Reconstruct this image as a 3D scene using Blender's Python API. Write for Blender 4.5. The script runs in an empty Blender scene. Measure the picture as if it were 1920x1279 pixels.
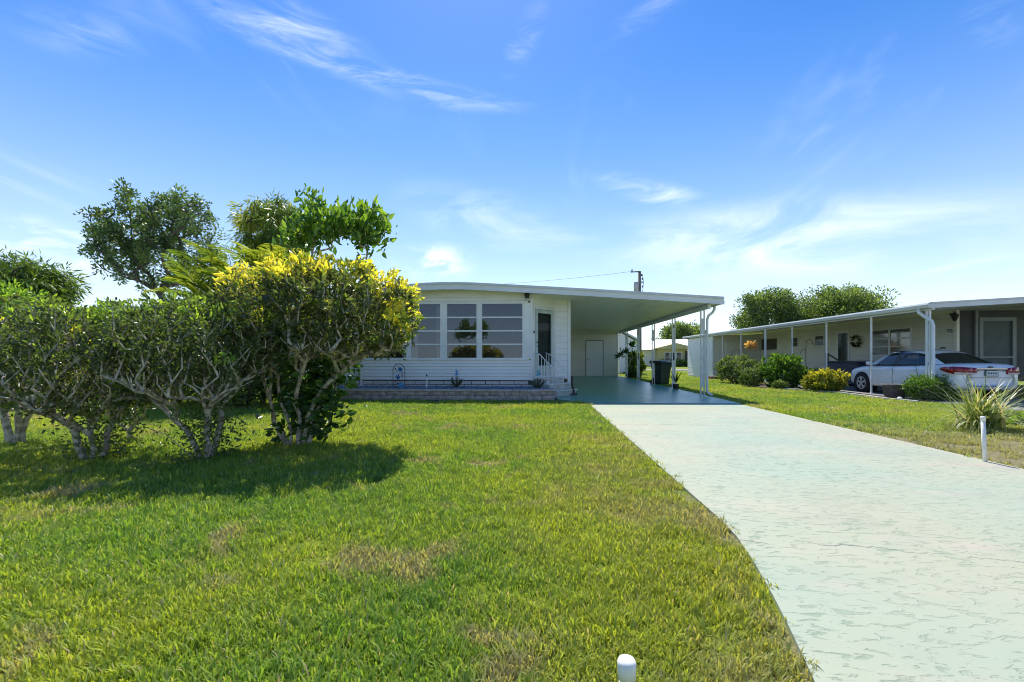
import bpy, math, random
import numpy as np
from mathutils import Vector, Matrix

PI = math.pi
scene = bpy.context.scene
COL = scene.collection

# ---------------------------------------------------------------- camera
F_PX, VX, HORIZ, CAM_H = 853.3, 1005.0, 670.0, 1.25      # photo: 1920 x 1279
YAW = math.atan((VX - 960.0) / F_PX)
cam_d = bpy.data.cameras.new('camera')
cam_d.sensor_width = 36.0
cam_d.lens = 16.0
cam_d.shift_y = (HORIZ - 639.5) / 1920.0
cam_d.clip_start = 0.05
cam_d.clip_end = 3000
cam = bpy.data.objects.new('camera', cam_d)
cam.location = (0, 0, CAM_H)
cam.rotation_euler = (PI / 2, 0, YAW)
COL.objects.link(cam)
scene.camera = cam

# ---------------------------------------------------------------- light, sky, exposure
SUN_TO = Vector((-0.09, 0.62, 1.0)).normalized()
SUN_EL = math.asin(SUN_TO.z)
SUN_AZ = math.atan2(SUN_TO.x, SUN_TO.y)
sun_d = bpy.data.lights.new('sun', 'SUN')
sun_d.energy = 4.0
sun_d.angle = math.radians(0.55)
sun_d.color = (1.0, 0.94, 0.84)
sun = bpy.data.objects.new('sun', sun_d)
sun.rotation_euler = (-SUN_TO).to_track_quat('-Z', 'Y').to_euler()
sun.location = SUN_TO * 60
COL.objects.link(sun)

scene.view_settings.view_transform = 'Standard'
scene.view_settings.look = 'None'
scene.view_settings.exposure = 0.88
scene.view_settings.gamma = 1.0
scene.view_settings.use_curve_mapping = False
scene.render.engine = 'CYCLES'
scene.cycles.use_denoising = True
scene.cycles.pixel_filter_type = 'BLACKMAN_HARRIS'
scene.cycles.filter_width = 1.05
scene.cycles.max_bounces = 6
scene.cycles.diffuse_bounces = 4
scene.cycles.transparent_max_bounces = 12
scene.cycles.caustics_reflective = False
scene.cycles.caustics_refractive = False
scene.cycles.sample_clamp_indirect = 6.0

world = bpy.data.worlds.new('World')
scene.world = world
world.use_nodes = True
world.cycles.sampling_method = 'MANUAL'
world.cycles.sample_map_resolution = 512


class NT:
    """tiny node-tree helper"""
    def __init__(s, tree):
        s.t = tree
        s.n = tree.nodes
        s.l = tree.links

    def node(s, typ, **kw):
        n = s.n.new(typ)
        for k, v in kw.items():
            setattr(n, k, v)
        return n

    def put(s, sock, val):
        if val is None:
            return
        if isinstance(val, bpy.types.NodeSocket):
            s.l.new(val, sock)
        else:
            if isinstance(val, (tuple, list)) and len(val) == 3 and sock.type == 'RGBA':
                val = (*val, 1.0)
            sock.default_value = val

    def math(s, op, a, b=None, c=None, clamp=False):
        n = s.node('ShaderNodeMath', operation=op, use_clamp=clamp)
        s.put(n.inputs[0], a)
        s.put(n.inputs[1], b)
        s.put(n.inputs[2], c)
        return n.outputs[0]

    def mix(s, fac, a, b, blend='MIX'):
        n = s.node('ShaderNodeMix', data_type='RGBA', blend_type=blend)
        s.put(n.inputs[0], fac)
        s.put(n.inputs[6], a)
        s.put(n.inputs[7], b)
        return n.outputs[2]

    def noise(s, vec, scale, detail=3.0, rough=0.55, dist=0.0):
        n = s.node('ShaderNodeTexNoise')
        s.put(n.inputs['Vector'], vec)
        n.inputs['Scale'].default_value = scale
        n.inputs['Detail'].default_value = detail
        n.inputs['Roughness'].default_value = rough
        n.inputs['Distortion'].default_value = dist
        return n.outputs['Fac']

    def ramp(s, fac, lo, hi, smooth=True):
        n = s.node('ShaderNodeMapRange', interpolation_type='SMOOTHSTEP' if smooth else 'LINEAR')
        s.put(n.inputs[0], fac)
        n.inputs[1].default_value = lo
        n.inputs[2].default_value = hi
        return n.outputs[0]

    def xyz(s, vec):
        n = s.node('ShaderNodeSeparateXYZ')
        s.put(n.inputs[0], vec)
        return n.outputs

    def comb(s, x, y, z):
        n = s.node('ShaderNodeCombineXYZ')
        s.put(n.inputs[0], x)
        s.put(n.inputs[1], y)
        s.put(n.inputs[2], z)
        return n.outputs[0]

    def mapping(s, vec, loc=(0, 0, 0), rot=(0, 0, 0), scale=(1, 1, 1)):
        n = s.node('ShaderNodeMapping')
        s.put(n.inputs[0], vec)
        n.inputs[1].default_value = loc
        n.inputs[2].default_value = rot
        n.inputs[3].default_value = scale
        return n.outputs[0]


def build_world():
    w = NT(world.node_tree)
    w.n.clear()
    out = w.node('ShaderNodeOutputWorld')
    bg = w.node('ShaderNodeBackground')
    w.l.new(bg.outputs[0], out.inputs[0])
    bg.inputs[1].default_value = 0.105
    sky = w.node('ShaderNodeTexSky', sky_type='NISHITA')
    sky.sun_disc = False
    sky.sun_elevation = SUN_EL
    sky.sun_rotation = SUN_AZ
    sky.air_density = 1.0
    sky.dust_density = 0.25
    sky.ozone_density = 2.2
    tc = w.node('ShaderNodeTexCoord')
    d = tc.outputs['Generated']
    x, y, z = w.xyz(d)
    az = w.math('ARCTAN2', x, y)
    el = w.math('ARCSINE', z)
    hs = w.node('ShaderNodeHueSaturation')
    hs.inputs['Saturation'].default_value = 1.5
    hs.inputs['Value'].default_value = 0.93
    hs.inputs['Hue'].default_value = 0.508
    w.l.new(sky.outputs[0], hs.inputs['Color'])
    base = hs.outputs[0]
    # pale haze towards the horizon
    zc = w.math('MAXIMUM', z, 0.0)
    haze = w.math('POWER', w.math('SUBTRACT', 1.0, zc), 3.4)
    haze = w.math('MULTIPLY', haze, 0.85)
    base = w.mix(haze, base, (5.75, 6.3, 7.2))
    # high thin cloud: streaky noise on a plane above
    zz = w.math('ADD', zc, 0.10)
    pl = w.comb(w.math('DIVIDE', x, zz), w.math('DIVIDE', y, zz), 0.0)
    wisp = w.noise(w.mapping(pl, rot=(0, 0, 0.5), scale=(1.0, 0.32, 1)), 2.6, 4, 0.62, 0.9)
    soft = w.noise(w.mapping(pl, loc=(3.1, 1.7, 0), scale=(0.7, 0.5, 1)), 0.9, 3, 0.55, 0.3)
    gen = w.math('MULTIPLY', w.ramp(wisp, 0.50, 0.86), w.ramp(soft, 0.50, 0.72))
    gen = w.math('MULTIPLY', gen, 0.5)

    def pix(px, py):                      # photo pixel -> azimuth, elevation of that bit of sky
        u, v = (px - 960) / F_PX, (HORIZ - py) / F_PX
        return math.atan(u) - YAW, math.atan2(v, math.hypot(1, u))
    total = gen
    ae = w.comb(az, el, 0.0)
    streak = w.noise(w.mapping(ae, rot=(0, 0, 0.35), scale=(3.0, 13.0, 1)), 2.2, 6, 0.62, 1.0)
    puff = w.noise(w.mapping(ae, scale=(1.0, 1.6, 1)), 9.0, 6, 0.6, 0.4)
    broad = w.noise(w.mapping(ae, rot=(0, 0, -0.1), scale=(1.0, 2.6, 1)), 4.2, 5, 0.6, 0.6)
    #  px, py, half width px, half height px, tilt, strength, kind
    for (px, py, sx, sy, tilt, k, kind) in (
            (520, 48, 185, 62, -0.10, 0.62, streak), (760, 160, 230, 30, -0.10, 0.50, streak),
            (170, 60, 150, 60, 0.35, 0.22, streak), (985, 72, 60, 40, 0.9, 0.34, streak),
            (1215, 358, 120, 26, -0.28, 0.75, streak), (1210, 28, 110, 30, 0.3, 0.2, streak),
            (1450, 455, 560, 85, -0.04, 0.8, broad), (930, 415, 190, 60, -0.2, 0.42, broad),
            (815, 492, 75, 38, 0.0, 0.85, puff), (95, 465, 150, 55, 0.0, 0.80, puff),
            (1860, 40, 80, 50, -0.5, 0.25, streak)):
        a0, e0 = pix(px, py)
        a1, _ = pix(px + sx, py)
        _, e1 = pix(px, py - sy)
        m = w.node('ShaderNodeMapping', vector_type='TEXTURE')
        w.l.new(ae, m.inputs[0])
        m.inputs[1].default_value = (a0, e0, 0)
        m.inputs[2].default_value = (0, 0, tilt)
        m.inputs[3].default_value = (abs(a1 - a0), abs(e1 - e0), 1)
        ln = w.node('ShaderNodeVectorMath', operation='LENGTH')
        w.l.new(m.outputs[0], ln.inputs[0])
        g = w.math('SUBTRACT', 1.0, w.ramp(ln.outputs['Value'], 0.1, 1.25))
        lo, hi = (0.34, 0.86) if kind is streak else ((0.42, 0.62) if kind is puff else (0.36, 0.74))
        total = w.math('ADD', total, w.math('MULTIPLY', w.math('MULTIPLY', g, w.ramp(kind, lo, hi)), k))
    total = w.math('MINIMUM', total, 0.9)
    colr = w.mix(total, base, (6.9, 7.3, 7.8))
    w.l.new(colr, bg.inputs[0])


build_world()


# ---------------------------------------------------------------- photo pixel -> place
def ray(px, py):
    u, v = (px - 960.0) / F_PX, (HORIZ - py) / F_PX
    return (u * math.cos(YAW) - math.sin(YAW), u * math.sin(YAW) + math.cos(YAW), v)


def on_ground(px, py, z=0.0):
    d = ray(px, py)
    t = (z - CAM_H) / d[2]
    return Vector((d[0] * t, d[1] * t, z))


def at_y(px, py, Y):
    d = ray(px, py)
    t = Y / d[1]
    return Vector((d[0] * t, Y, CAM_H + d[2] * t))


def at_x(px, py, X):
    d = ray(px, py)
    t = X / d[0]
    return Vector((X, d[1] * t, CAM_H + d[2] * t))


def ground_z(x, y):
    return -0.24 * math.exp(-(((x - 9.6) / 3.2) ** 2 + ((y - 33) / 5.0) ** 2))


# ---------------------------------------------------------------- materials
MATS = {}


def mat(name, c1, c2=None, scale=4.0, lo=0.35, hi=0.65, rough=0.5, bump=0.0, bscale=60.0, metal=0.0, spec=0.5,
        coat=0.0, stretch=(1, 1, 1), detail=4.0):
    if name in MATS:
        return MATS[name]
    m = bpy.data.materials.new(name)
    m.use_nodes = True
    t = NT(m.node_tree)
    b = t.n['Principled BSDF']
    b.inputs['Roughness'].default_value = rough
    b.inputs['Metallic'].default_value = metal
    b.inputs['Specular IOR Level'].default_value = spec
    b.inputs['Coat Weight'].default_value = coat
    geo = t.node('ShaderNodeNewGeometry')
    pos = t.mapping(geo.outputs['Position'], scale=stretch)
    if c2 is None:
        c2 = tuple(c * 0.88 for c in c1)
    f = t.ramp(t.noise(pos, scale, detail, 0.6), lo, hi)
    t.put(b.inputs['Base Color'], t.mix(f, c1, c2))
    if bump:
        bn = t.node('ShaderNodeBump')
        bn.inputs['Strength'].default_value = bump
        bn.inputs['Distance'].default_value = 0.01
        t.put(bn.inputs['Height'], t.noise(pos, bscale, 4, 0.6))
        t.l.new(bn.outputs[0], b.inputs['Normal'])
    MATS[name] = m
    return m


def leaf_mat(name, stops, trans=0.42, rough=0.38, spec=0.5, tcol=1.25):
    """stops: colours over the per-leaf 'tint' attribute 0..1"""
    m = bpy.data.materials.new(name)
    m.use_nodes = True
    t = NT(m.node_tree)
    b = t.n['Principled BSDF']
    out = t.n['Material Output']
    at = t.node('ShaderNodeAttribute', attribute_name='tint')
    cr = t.node('ShaderNodeValToRGB')
    e = cr.color_ramp.elements
    for i, (p, c) in enumerate(stops):
        if i < 2:
            e[i].position = p
        el = e[i] if i < 2 else e.new(p)
        el.color = (*c, 1)
    t.l.new(at.outputs['Fac'], cr.inputs[0])
    c = cr.outputs[0]
    t.put(b.inputs['Base Color'], c)
    b.inputs['Roughness'].default_value = rough
    b.inputs['Specular IOR Level'].default_value = spec
    tr = t.node('ShaderNodeBsdfTranslucent')
    g = t.node('ShaderNodeMix', data_type='RGBA', blend_type='MULTIPLY')
    g.inputs[0].default_value = 1.0
    t.l.new(c, g.inputs[6])
    g.inputs[7].default_value = (1.25 * tcol, 1.2 * tcol, 0.55 * tcol, 1)
    t.l.new(g.outputs[2], tr.inputs[0])
    mx = t.node('ShaderNodeMixShader')
    mx.inputs[0].default_value = trans
    t.l.new(b.outputs[0], mx.inputs[1])
    t.l.new(tr.outputs[0], mx.inputs[2])
    t.l.new(mx.outputs[0], out.inputs[0])
    return m


def glass_mat(name, tint=(0.66, 0.69, 0.69), refl=0.06, rough=0.02, fres=0.7):
    m = bpy.data.materials.new(name)
    m.use_nodes = True
    t = NT(m.node_tree)
    out = t.n['Material Output']
    t.n.remove(t.n['Principled BSDF'])
    tr = t.node('ShaderNodeBsdfTransparent')
    tr.inputs[0].default_value = (*tint, 1)
    gl = t.node('ShaderNodeBsdfGlossy')
    gl.inputs[0].default_value = (0.92, 0.95, 0.97, 1)
    gl.inputs['Roughness'].default_value = rough
    lw = t.node('ShaderNodeLayerWeight')
    lw.inputs[0].default_value = 0.35
    f = t.math('ADD', t.math('MULTIPLY', lw.outputs['Fresnel'], fres), refl, clamp=True)
    geo = t.node('ShaderNodeNewGeometry')
    bn = t.node('ShaderNodeBump')
    bn.inputs['Strength'].default_value = 0.05
    bn.inputs['Distance'].default_value = 0.01
    t.put(bn.inputs['Height'], t.noise(geo.outputs['Position'], 2.2, 2))
    t.l.new(bn.outputs[0], gl.inputs['Normal'])
    mx = t.node('ShaderNodeMixShader')
    t.l.new(f, mx.inputs[0])
    t.l.new(tr.outputs[0], mx.inputs[1])
    t.l.new(gl.outputs[0], mx.inputs[2])
    t.l.new(mx.outputs[0], out.inputs[0])
    return m


WHITE = mat('white_siding_paint', (0.84, 0.84, 0.83), (0.80, 0.80, 0.78), 1.4, rough=0.48)
TRIM = mat('white_trim_enamel', (0.80, 0.81, 0.80), (0.72, 0.74, 0.73), 2.2, rough=0.4)
FASCIA = mat('fascia_aluminium', (0.74, 0.76, 0.76), (0.66, 0.68, 0.68), 1.1, rough=0.38)
SOFFIT = mat('soffit_paint', (0.84, 0.85, 0.74), (0.80, 0.81, 0.70), 0.8, rough=0.35)
CREAM = mat('cream_siding_paint', (0.84, 0.82, 0.74), (0.80, 0.77, 0.68), 1.2, rough=0.5)
NEIGH = mat('neighbour_siding_paint', (0.76, 0.75, 0.66), (0.71, 0.69, 0.60), 0.9, rough=0.5)
ROOFM = mat('white_roof_membrane', (0.76, 0.77, 0.77), (0.66, 0.67, 0.66), 0.9, rough=0.6)
BLOCK = mat('skirting_block', (0.66, 0.63, 0.60), (0.54, 0.51, 0.49), 9, rough=0.85, bump=0.5, bscale=70)
MORTAR = mat('dark_joint', (0.10, 0.095, 0.09), rough=0.95)
STONE = mat('retaining_block_stone', (0.50, 0.42, 0.37), (0.30, 0.255, 0.23), 7, rough=0.95, bump=1.0, bscale=38)
CONC = mat('step_concrete', (0.52, 0.52, 0.50), (0.42, 0.42, 0.40), 6, rough=0.8, bump=0.3)
SOIL = mat('bare_soil', (0.10, 0.075, 0.055), (0.055, 0.042, 0.032), 6, rough=0.95, bump=0.8, bscale=30)
BLACK = mat('black_metal', (0.015, 0.015, 0.017), rough=0.4)
DARKGAP = mat('dark_recess', (0.03, 0.03, 0.032), rough=0.8)
POSTM = mat('post_enamel', (0.70, 0.73, 0.72), (0.60, 0.63, 0.62), 5, rough=0.4)
PVC = mat('white_pvc', (0.82, 0.82, 0.80), (0.74, 0.73, 0.69), 14, rough=0.35)
BARK = mat('grey_bark', (0.58, 0.52, 0.41), (0.26, 0.22, 0.165), 16, 0.38, 0.62, rough=0.9, bump=1.0, bscale=55)
BARKD = mat('dark_bark', (0.12, 0.10, 0.08), (0.06, 0.05, 0.04), 9, rough=0.95, bump=0.8, bscale=25)
GLASS = glass_mat('window_glass')
DOORGLASS = glass_mat('door_glass', (0.42, 0.46, 0.45), 0.01, fres=0.07)
DGLASS = mat('dark_window_glass', (0.035, 0.042, 0.045), (0.05, 0.06, 0.06), 0.6, rough=0.05, spec=0.9)
SCREEN = mat('dark_insect_screen', (0.05, 0.058, 0.058), (0.065, 0.075, 0.075), 2, rough=0.6)
BINM = mat('bin_plastic', (0.018, 0.035, 0.034), (0.024, 0.045, 0.043), 3, rough=0.45)


# ---------------------------------------------------------------- mesh helpers
class MB:
    def __init__(s):
        s.v, s.f = [], []

    def quad(s, *pts):
        n = len(s.v)
        s.v += [tuple(p) for p in pts]
        s.f.append(tuple(range(n, n + len(pts))))
        return s

    def box(s, x0, x1, y0, y1, z0, z1):
        n = len(s.v)
        s.v += [(x0, y0, z0), (x1, y0, z0), (x1, y1, z0), (x0, y1, z0), (x0, y0, z1), (x1, y0, z1), (x1, y1, z1), (x0, y1, z1)]
        s.f += [tuple(n + i for i in q) for q in ((0, 3, 2, 1), (4, 5, 6, 7), (0, 1, 5, 4), (1, 2, 6, 5), (2, 3, 7, 6), (3, 0, 4, 7))]
        return s

    def bar(s, a, b, wx, wz, up=(0, 0, 1)):
        """rectangular bar from a to b"""
        a, b = Vector(a), Vector(b)
        d = (b - a).normalized()
        u = Vector(up)
        if abs(d.dot(u)) > 0.95:
            u = Vector((0, 1, 0))
        r = d.cross(u).normalized() * wx / 2
        q = r.cross(d).normalized() * wz / 2
        n = len(s.v)
        for p in (a, b):
            s.v += [tuple(p - r - q), tuple(p + r - q), tuple(p + r + q), tuple(p - r + q)]
        s.f += [tuple(n + i for i in f) for f in ((0, 1, 2, 3), (7, 6, 5, 4), (0, 4, 5, 1), (1, 5, 6, 2), (2, 6, 7, 3), (3, 7, 4, 0))]
        return s

    def prism(s, poly, lo, hi, fn):
        """extrude a 2D polygon from lo to hi; fn(a, b, t) -> xyz"""
        n, k = len(s.v), len(poly)
        for t in (lo, hi):
            s.v += [tuple(fn(a, b, t)) for a, b in poly]
        s.f.append(tuple(n + i for i in range(k)))
        s.f.append(tuple(n + k + i for i in reversed(range(k))))
        for i in range(k):
            j = (i + 1) % k
            s.f.append((n + i, n + k + i, n + k + j, n + j))
        return s

    def tube(s, pts, rad, sides=8, cap=True):
        pts = [Vector(p) for p in pts]
        if not isinstance(rad, (list, tuple)):
            rad = [rad] * len(pts)
        n0 = len(s.v)
        prev = None
        for i, p in enumerate(pts):
            d = (pts[min(i + 1, len(pts) - 1)] - pts[max(i - 1, 0)]).normalized()
            if prev is None:
                u = Vector((0, 0, 1)) if abs(d.z) < 0.9 else Vector((1, 0, 0))
                prev = d.cross(u).normalized()
            r = (prev - d * prev.dot(d)).normalized()
            prev = r
            q = d.cross(r)
            for k in range(sides):
                a = 2 * PI * k / sides
                s.v.append(tuple(p + (r * math.cos(a) + q * math.sin(a)) * rad[i]))
        for i in range(len(pts) - 1):
            for k in range(sides):
                a, b = n0 + i * sides + k, n0 + i * sides + (k + 1) % sides
                s.f.append((a, b, b + sides, a + sides))
        if cap:
            s.f.append(tuple(n0 + k for k in reversed(range(sides))))
            m = n0 + (len(pts) - 1) * sides
            s.f.append(tuple(m + k for k in range(sides)))
        return s

    def lathe(s, prof, sides=24, c=(0, 0, 0), cap=True):
        n0 = len(s.v)
        for r, z in prof:
            for k in range(sides):
                a = 2 * PI * k / sides
                s.v.append((c[0] + r * math.cos(a), c[1] + r * math.sin(a), c[2] + z))
        for i in range(len(prof) - 1):
            for k in range(sides):
                a, b = n0 + i * sides + k, n0 + i * sides + (k + 1) % sides
                s.f.append((a, b, b + sides, a + sides))
        if cap:
            s.f.append(tuple(n0 + k for k in reversed(range(sides))))
            m = n0 + (len(prof) - 1) * sides
            s.f.append(tuple(m + k for k in range(sides)))
        return s

    def mesh(s, name, m, smooth=False):
        me = bpy.data.meshes.new(name)
        me.from_pydata(s.v, [], s.f)
        me.materials.append(m)
        if smooth:
            me.polygons.foreach_set('use_smooth', [True] * len(me.polygons))
        me.update()
        return me

    def build(s, name, m, parent=None, smooth=False, bevel=0.0, subsurf=0):
        o = bpy.data.objects.new(name, s.mesh(name, m, smooth))
        COL.objects.link(o)
        o.parent = parent
        if bevel:
            b = o.modifiers.new('bevel', 'BEVEL')
            b.width = bevel
            b.segments = 2
            b.limit_method = 'ANGLE'
        if subsurf:
            b = o.modifiers.new('subsurf', 'SUBSURF')
            b.levels = b.render_levels = subsurf
        return o


def tag(o, label=None, cat=None, group=None, kind=None):
    for k, v in (('label', label), ('category', cat), ('group', group), ('kind', kind)):
        if v:
            o[k] = v
    return o


def empty(name, loc, label=None, cat=None, group=None, rz=0.0):
    o = bpy.data.objects.new(name, None)
    o.location = loc
    o.rotation_euler = (0, 0, rz)
    o.empty_display_size = 0.2
    COL.objects.link(o)
    return tag(o, label, cat, group)


def inst(mesh, name, parent, loc, rz=0.0, scale=(1, 1, 1)):
    o = bpy.data.objects.new(name, mesh)
    COL.objects.link(o)
    o.parent = parent
    o.location = loc
    o.rotation_euler = (0, 0, rz)
    o.scale = scale
    return o


def tri_mesh(name, V, Fc, m, tint=None, parent=None):
    """numpy verts (N,3) and faces (M,k) -> object with a per-vertex 'tint' attribute"""
    me = bpy.data.meshes.new(name)
    k = Fc.shape[1]
    me.vertices.add(len(V))
    me.vertices.foreach_set('co', np.ascontiguousarray(V, dtype=np.float32).ravel())
    me.loops.add(Fc.size)
    me.loops.foreach_set('vertex_index', np.ascontiguousarray(Fc, dtype=np.int32).ravel())
    me.polygons.add(len(Fc))
    me.polygons.foreach_set('loop_start', np.arange(0, Fc.size, k, dtype=np.int32))
    me.polygons.foreach_set('loop_total', np.full(len(Fc), k, dtype=np.int32))
    if tint is not None:
        a = me.attributes.new('tint', 'FLOAT', 'POINT')
        a.data.foreach_set('value', np.ascontiguousarray(tint, dtype=np.float32))
    me.materials.append(m)
    me.update(calc_edges=True)
    me.validate()
    o = bpy.data.objects.new(name, me)
    COL.objects.link(o)
    o.parent = parent
    return o


def unit(a):
    return a / np.maximum(np.linalg.norm(a, axis=-1, keepdims=True), 1e-9)


def leaf_geo(P, D, L, Wd, tint, rng, fold=0.25, rich=True, roll=None):
    """folded leaves from base P along D; returns verts, quads, tint"""
    N = len(P)
    ref = rng.normal(size=(N, 3)) if roll is None else roll
    S = unit(np.cross(D, ref))
    Nn = np.cross(S, D)
    L = L[:, None]
    Wd = Wd[:, None]
    if rich:
        base = P
        tip = P + D * L - Nn * L * 0.10
        m1, m2 = P + D * L * 0.36, P + D * L * 0.70 - Nn * L * 0.03
        lift = Nn * Wd * fold
        l1, r1 = m1 - S * Wd * 0.5 + lift, m1 + S * Wd * 0.5 + lift
        l2, r2 = m2 - S * Wd * 0.40 + lift, m2 + S * Wd * 0.40 + lift
        V = np.stack([base, l1, l2, tip, r2, r1], 1).reshape(-1, 3)
        i = np.arange(N)[:, None] * 6
        Fc = np.concatenate([i + np.array([[0, 3, 2, 1]]), i + np.array([[0, 5, 4, 3]])], 0)
        return V, Fc, np.repeat(tint, 6)
    tip = P + D * L
    mid = P + D * L * 0.45 + Nn * Wd * fold
    V = np.stack([P, mid - S * Wd * 0.5, tip, mid + S * Wd * 0.5], 1).reshape(-1, 3)
    i = np.arange(N)[:, None] * 4
    return V, i + np.array([[0, 1, 2, 3]]), np.repeat(tint, 4)


def grow(rng, stems, targets, wob=0.06, step=0.28, reach=0.0, rise=0.0):
    """branch skeleton: stems = list of polylines from the ground up; each target joins the nearest node"""
    pos, par = [], []
    for st in stems:
        last = -1
        for p in st:
            pos.append(np.array(p, float))
            par.append(last)
            last = len(pos) - 1
    root = np.mean([s[0] for s in stems], 0)
    order = np.argsort(np.linalg.norm(targets - root, axis=1))
    tips = []
    arr = np.array(pos)
    for ti in order:
        t = targets[ti]
        d = np.linalg.norm(arr - t, axis=1)
        hz = np.hypot(arr[:, 0] - t[0], arr[:, 1] - t[1])
        hd = np.maximum(0, arr[:, 2] - t[2] + reach + rise * hz)
        j = int(np.argmin(d + 1.5 * hd))
        a = arr[j]
        n = max(1, int(d[j] / step))
        last = j
        new = []
        for k in range(1, n + 1):
            f = k / n
            p = a + (t - a) * f
            if k < n:
                p = p + rng.normal(size=3) * wob + np.array([0, 0, 0.05 * math.sin(f * PI) * d[j]])
            pos.append(p)
            par.append(last)
            last = len(pos) - 1
            new.append(p)
        arr = np.vstack([arr, new])
        tips.append(last)
    return arr, np.array(par), tips


def branch_mesh(arr, par, tips, r_tip, power, sides=5, r_max=9.0):
    cnt = np.zeros(len(arr))
    for t in tips:
        cnt[t] += 1
    for i in range(len(arr) - 1, -1, -1):
        if par[i] >= 0:
            cnt[par[i]] += cnt[i]
    rad = np.minimum(r_tip * np.maximum(cnt, 1) ** power, r_max)
    idx = np.nonzero(par >= 0)[0]
    A, B = arr[par[idx]], arr[idx]
    ra, rb = rad[par[idx]], rad[idx]
    ra = np.minimum(ra, rb * 1.45)
    D = unit(B - A)
    ref = np.where(np.abs(D[:, 2:3]) < 0.9, np.array([[0, 0, 1.0]]), np.array([[1.0, 0, 0]]))
    S = unit(np.cross(D, ref))
    Q = np.cross(D, S)
    rings = []
    B2 = B + D * (rb[:, None] * 0.5)
    for P, r in ((A, ra), (B2, rb)):
        for k in range(sides):
            a = 2 * PI * k / sides
            rings.append(P + (S * math.cos(a) + Q * math.sin(a)) * r[:, None])
    V = np.stack(rings, 1).reshape(-1, 3)
    i = np.arange(len(idx))[:, None] * (2 * sides)
    Fc = np.concatenate([i + np.array([[k, (k + 1) % sides, sides + (k + 1) % sides, sides + k]]) for k in range(sides)], 0)
    return V, Fc


def blob_points(rng, n, centre, radii, shell=0.55, power=2.6, zmin=None):
    """points in a super-ellipsoid, mostly towards its shell"""
    out = []
    c, r = np.array(centre), np.array(radii)
    while len(out) < n:
        d = rng.normal(size=(n * 2, 3))
        d = d / (np.sum(np.abs(d) ** power, 1, keepdims=True) ** (1 / power))
        f = shell + (1 - shell) * rng.random((n * 2, 1)) ** 0.6
        p = c + d * f * r
        if zmin is not None:
            p = p[p[:, 2] > zmin]
        out += list(p)
    return np.array(out[:n])


def rosettes(rng, tips, centre, per, L, Wd, spread=0.9, up=0.5, lvar=0.35, rich=True, scatter=0.03, tint_fn=None, droop=0.0):
    """clusters of leaves round each tip"""
    n = len(tips)
    P = np.repeat(tips, per, 0)
    out = unit(P - np.array(centre))
    D = unit(out * 0.7 + np.array([0, 0, up]) + rng.normal(size=P.shape) * spread + np.array([0, 0, -droop]))
    P = P + rng.normal(size=P.shape) * scatter
    ln = L * (1 + lvar * rng.normal(size=len(P))).clip(0.4, 1.8)
    tint = rng.random(len(P)) if tint_fn is None else tint_fn(P, np.repeat(np.arange(n), per))
    roll = rng.normal(size=P.shape) * 0.6 + np.array([0, 0, 1.0])
    return leaf_geo(P, D, ln, ln * (Wd / L), tint, rng, rich=rich, roll=np.cross(roll, D) + 0.3 * rng.normal(size=P.shape))


def merge_geo(parts):
    Vs, Fs, Ts, n = [], [], [], 0
    for V, Fc, T in parts:
        Vs.append(V)
        Fs.append(Fc + n)
        Ts.append(T)
        n += len(V)
    return np.concatenate(Vs), np.concatenate(Fs), np.concatenate(Ts)

# ================================================================ GROUND
def lawn_nodes(t, blade):
    geo = t.node('ShaderNodeNewGeometry')
    pos = geo.outputs['Position']
    x, y, z = t.xyz(pos)
    flat = t.comb(x, y, 0.0)
    big = t.noise(flat, 0.42, 3, 0.5)
    mid = t.noise(flat, 1.7, 4, 0.6)
    straw = t.noise(t.mapping(flat, loc=(7, 3, 0)), 1.15, 5, 0.65, 0.6)
    # thin dry strip beside the driveway on the neighbour's side
    right = t.math('MULTIPLY', t.ramp(x, 5.2, 5.5), t.math('SUBTRACT', 1.0, t.ramp(t.math('ADD', y, t.math('MULTIPLY', mid, 3.0)), 8.2, 11.0)))
    edge = t.math('MULTIPLY', t.ramp(x, -0.6, 1.2), t.math('SUBTRACT', 1.0, t.ramp(y, 5.0, 9.0)))
    edge = t.math('MULTIPLY', edge, t.math('SUBTRACT', 1.0, t.ramp(x, 1.5, 2.0)))
    dry = t.ramp(straw, 0.55, 0.66)
    dry = t.math('MAXIMUM', dry, t.math('MULTIPLY', right, t.ramp(mid, 0.12, 0.42)))
    dry = t.math('MAXIMUM', dry, t.math('MULTIPLY', edge, t.math('MULTIPLY', t.ramp(straw, 0.42, 0.62), 0.8)))
    return pos, flat, big, mid, dry, edge


def ground_material():
    m = bpy.data.materials.new('lawn_ground')
    m.use_nodes = True
    t = NT(m.node_tree)
    b = t.n['Principled BSDF']
    b.inputs['Roughness'].default_value = 0.95
    b.inputs['Specular IOR Level'].default_value = 0.1
    pos, flat, big, mid, dry, edge = lawn_nodes(t, False)
    fine = t.noise(flat, 34, 5, 0.7)
    green = t.mix(t.ramp(big, 0.35, 0.65), (0.16, 0.25, 0.022), (0.25, 0.30, 0.025))
    soil = t.mix(t.ramp(fine, 0.3, 0.7), (0.24, 0.185, 0.125), (0.40, 0.33, 0.225))
    c = t.mix(t.math('MULTIPLY', dry, 0.9), green, soil)
    c = t.mix(t.ramp(fine, 0.35, 0.75), t.mix(0.5, c, (0.08, 0.10, 0.02)), c)
    t.put(b.inputs['Base Color'], c)
    bn = t.node('ShaderNodeBump')
    bn.inputs['Strength'].default_value = 0.9
    bn.inputs['Distance'].default_value = 0.03
    t.put(bn.inputs['Height'], t.noise(flat, 45, 5, 0.7))
    t.l.new(bn.outputs[0], b.inputs['Normal'])
    return m


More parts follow.
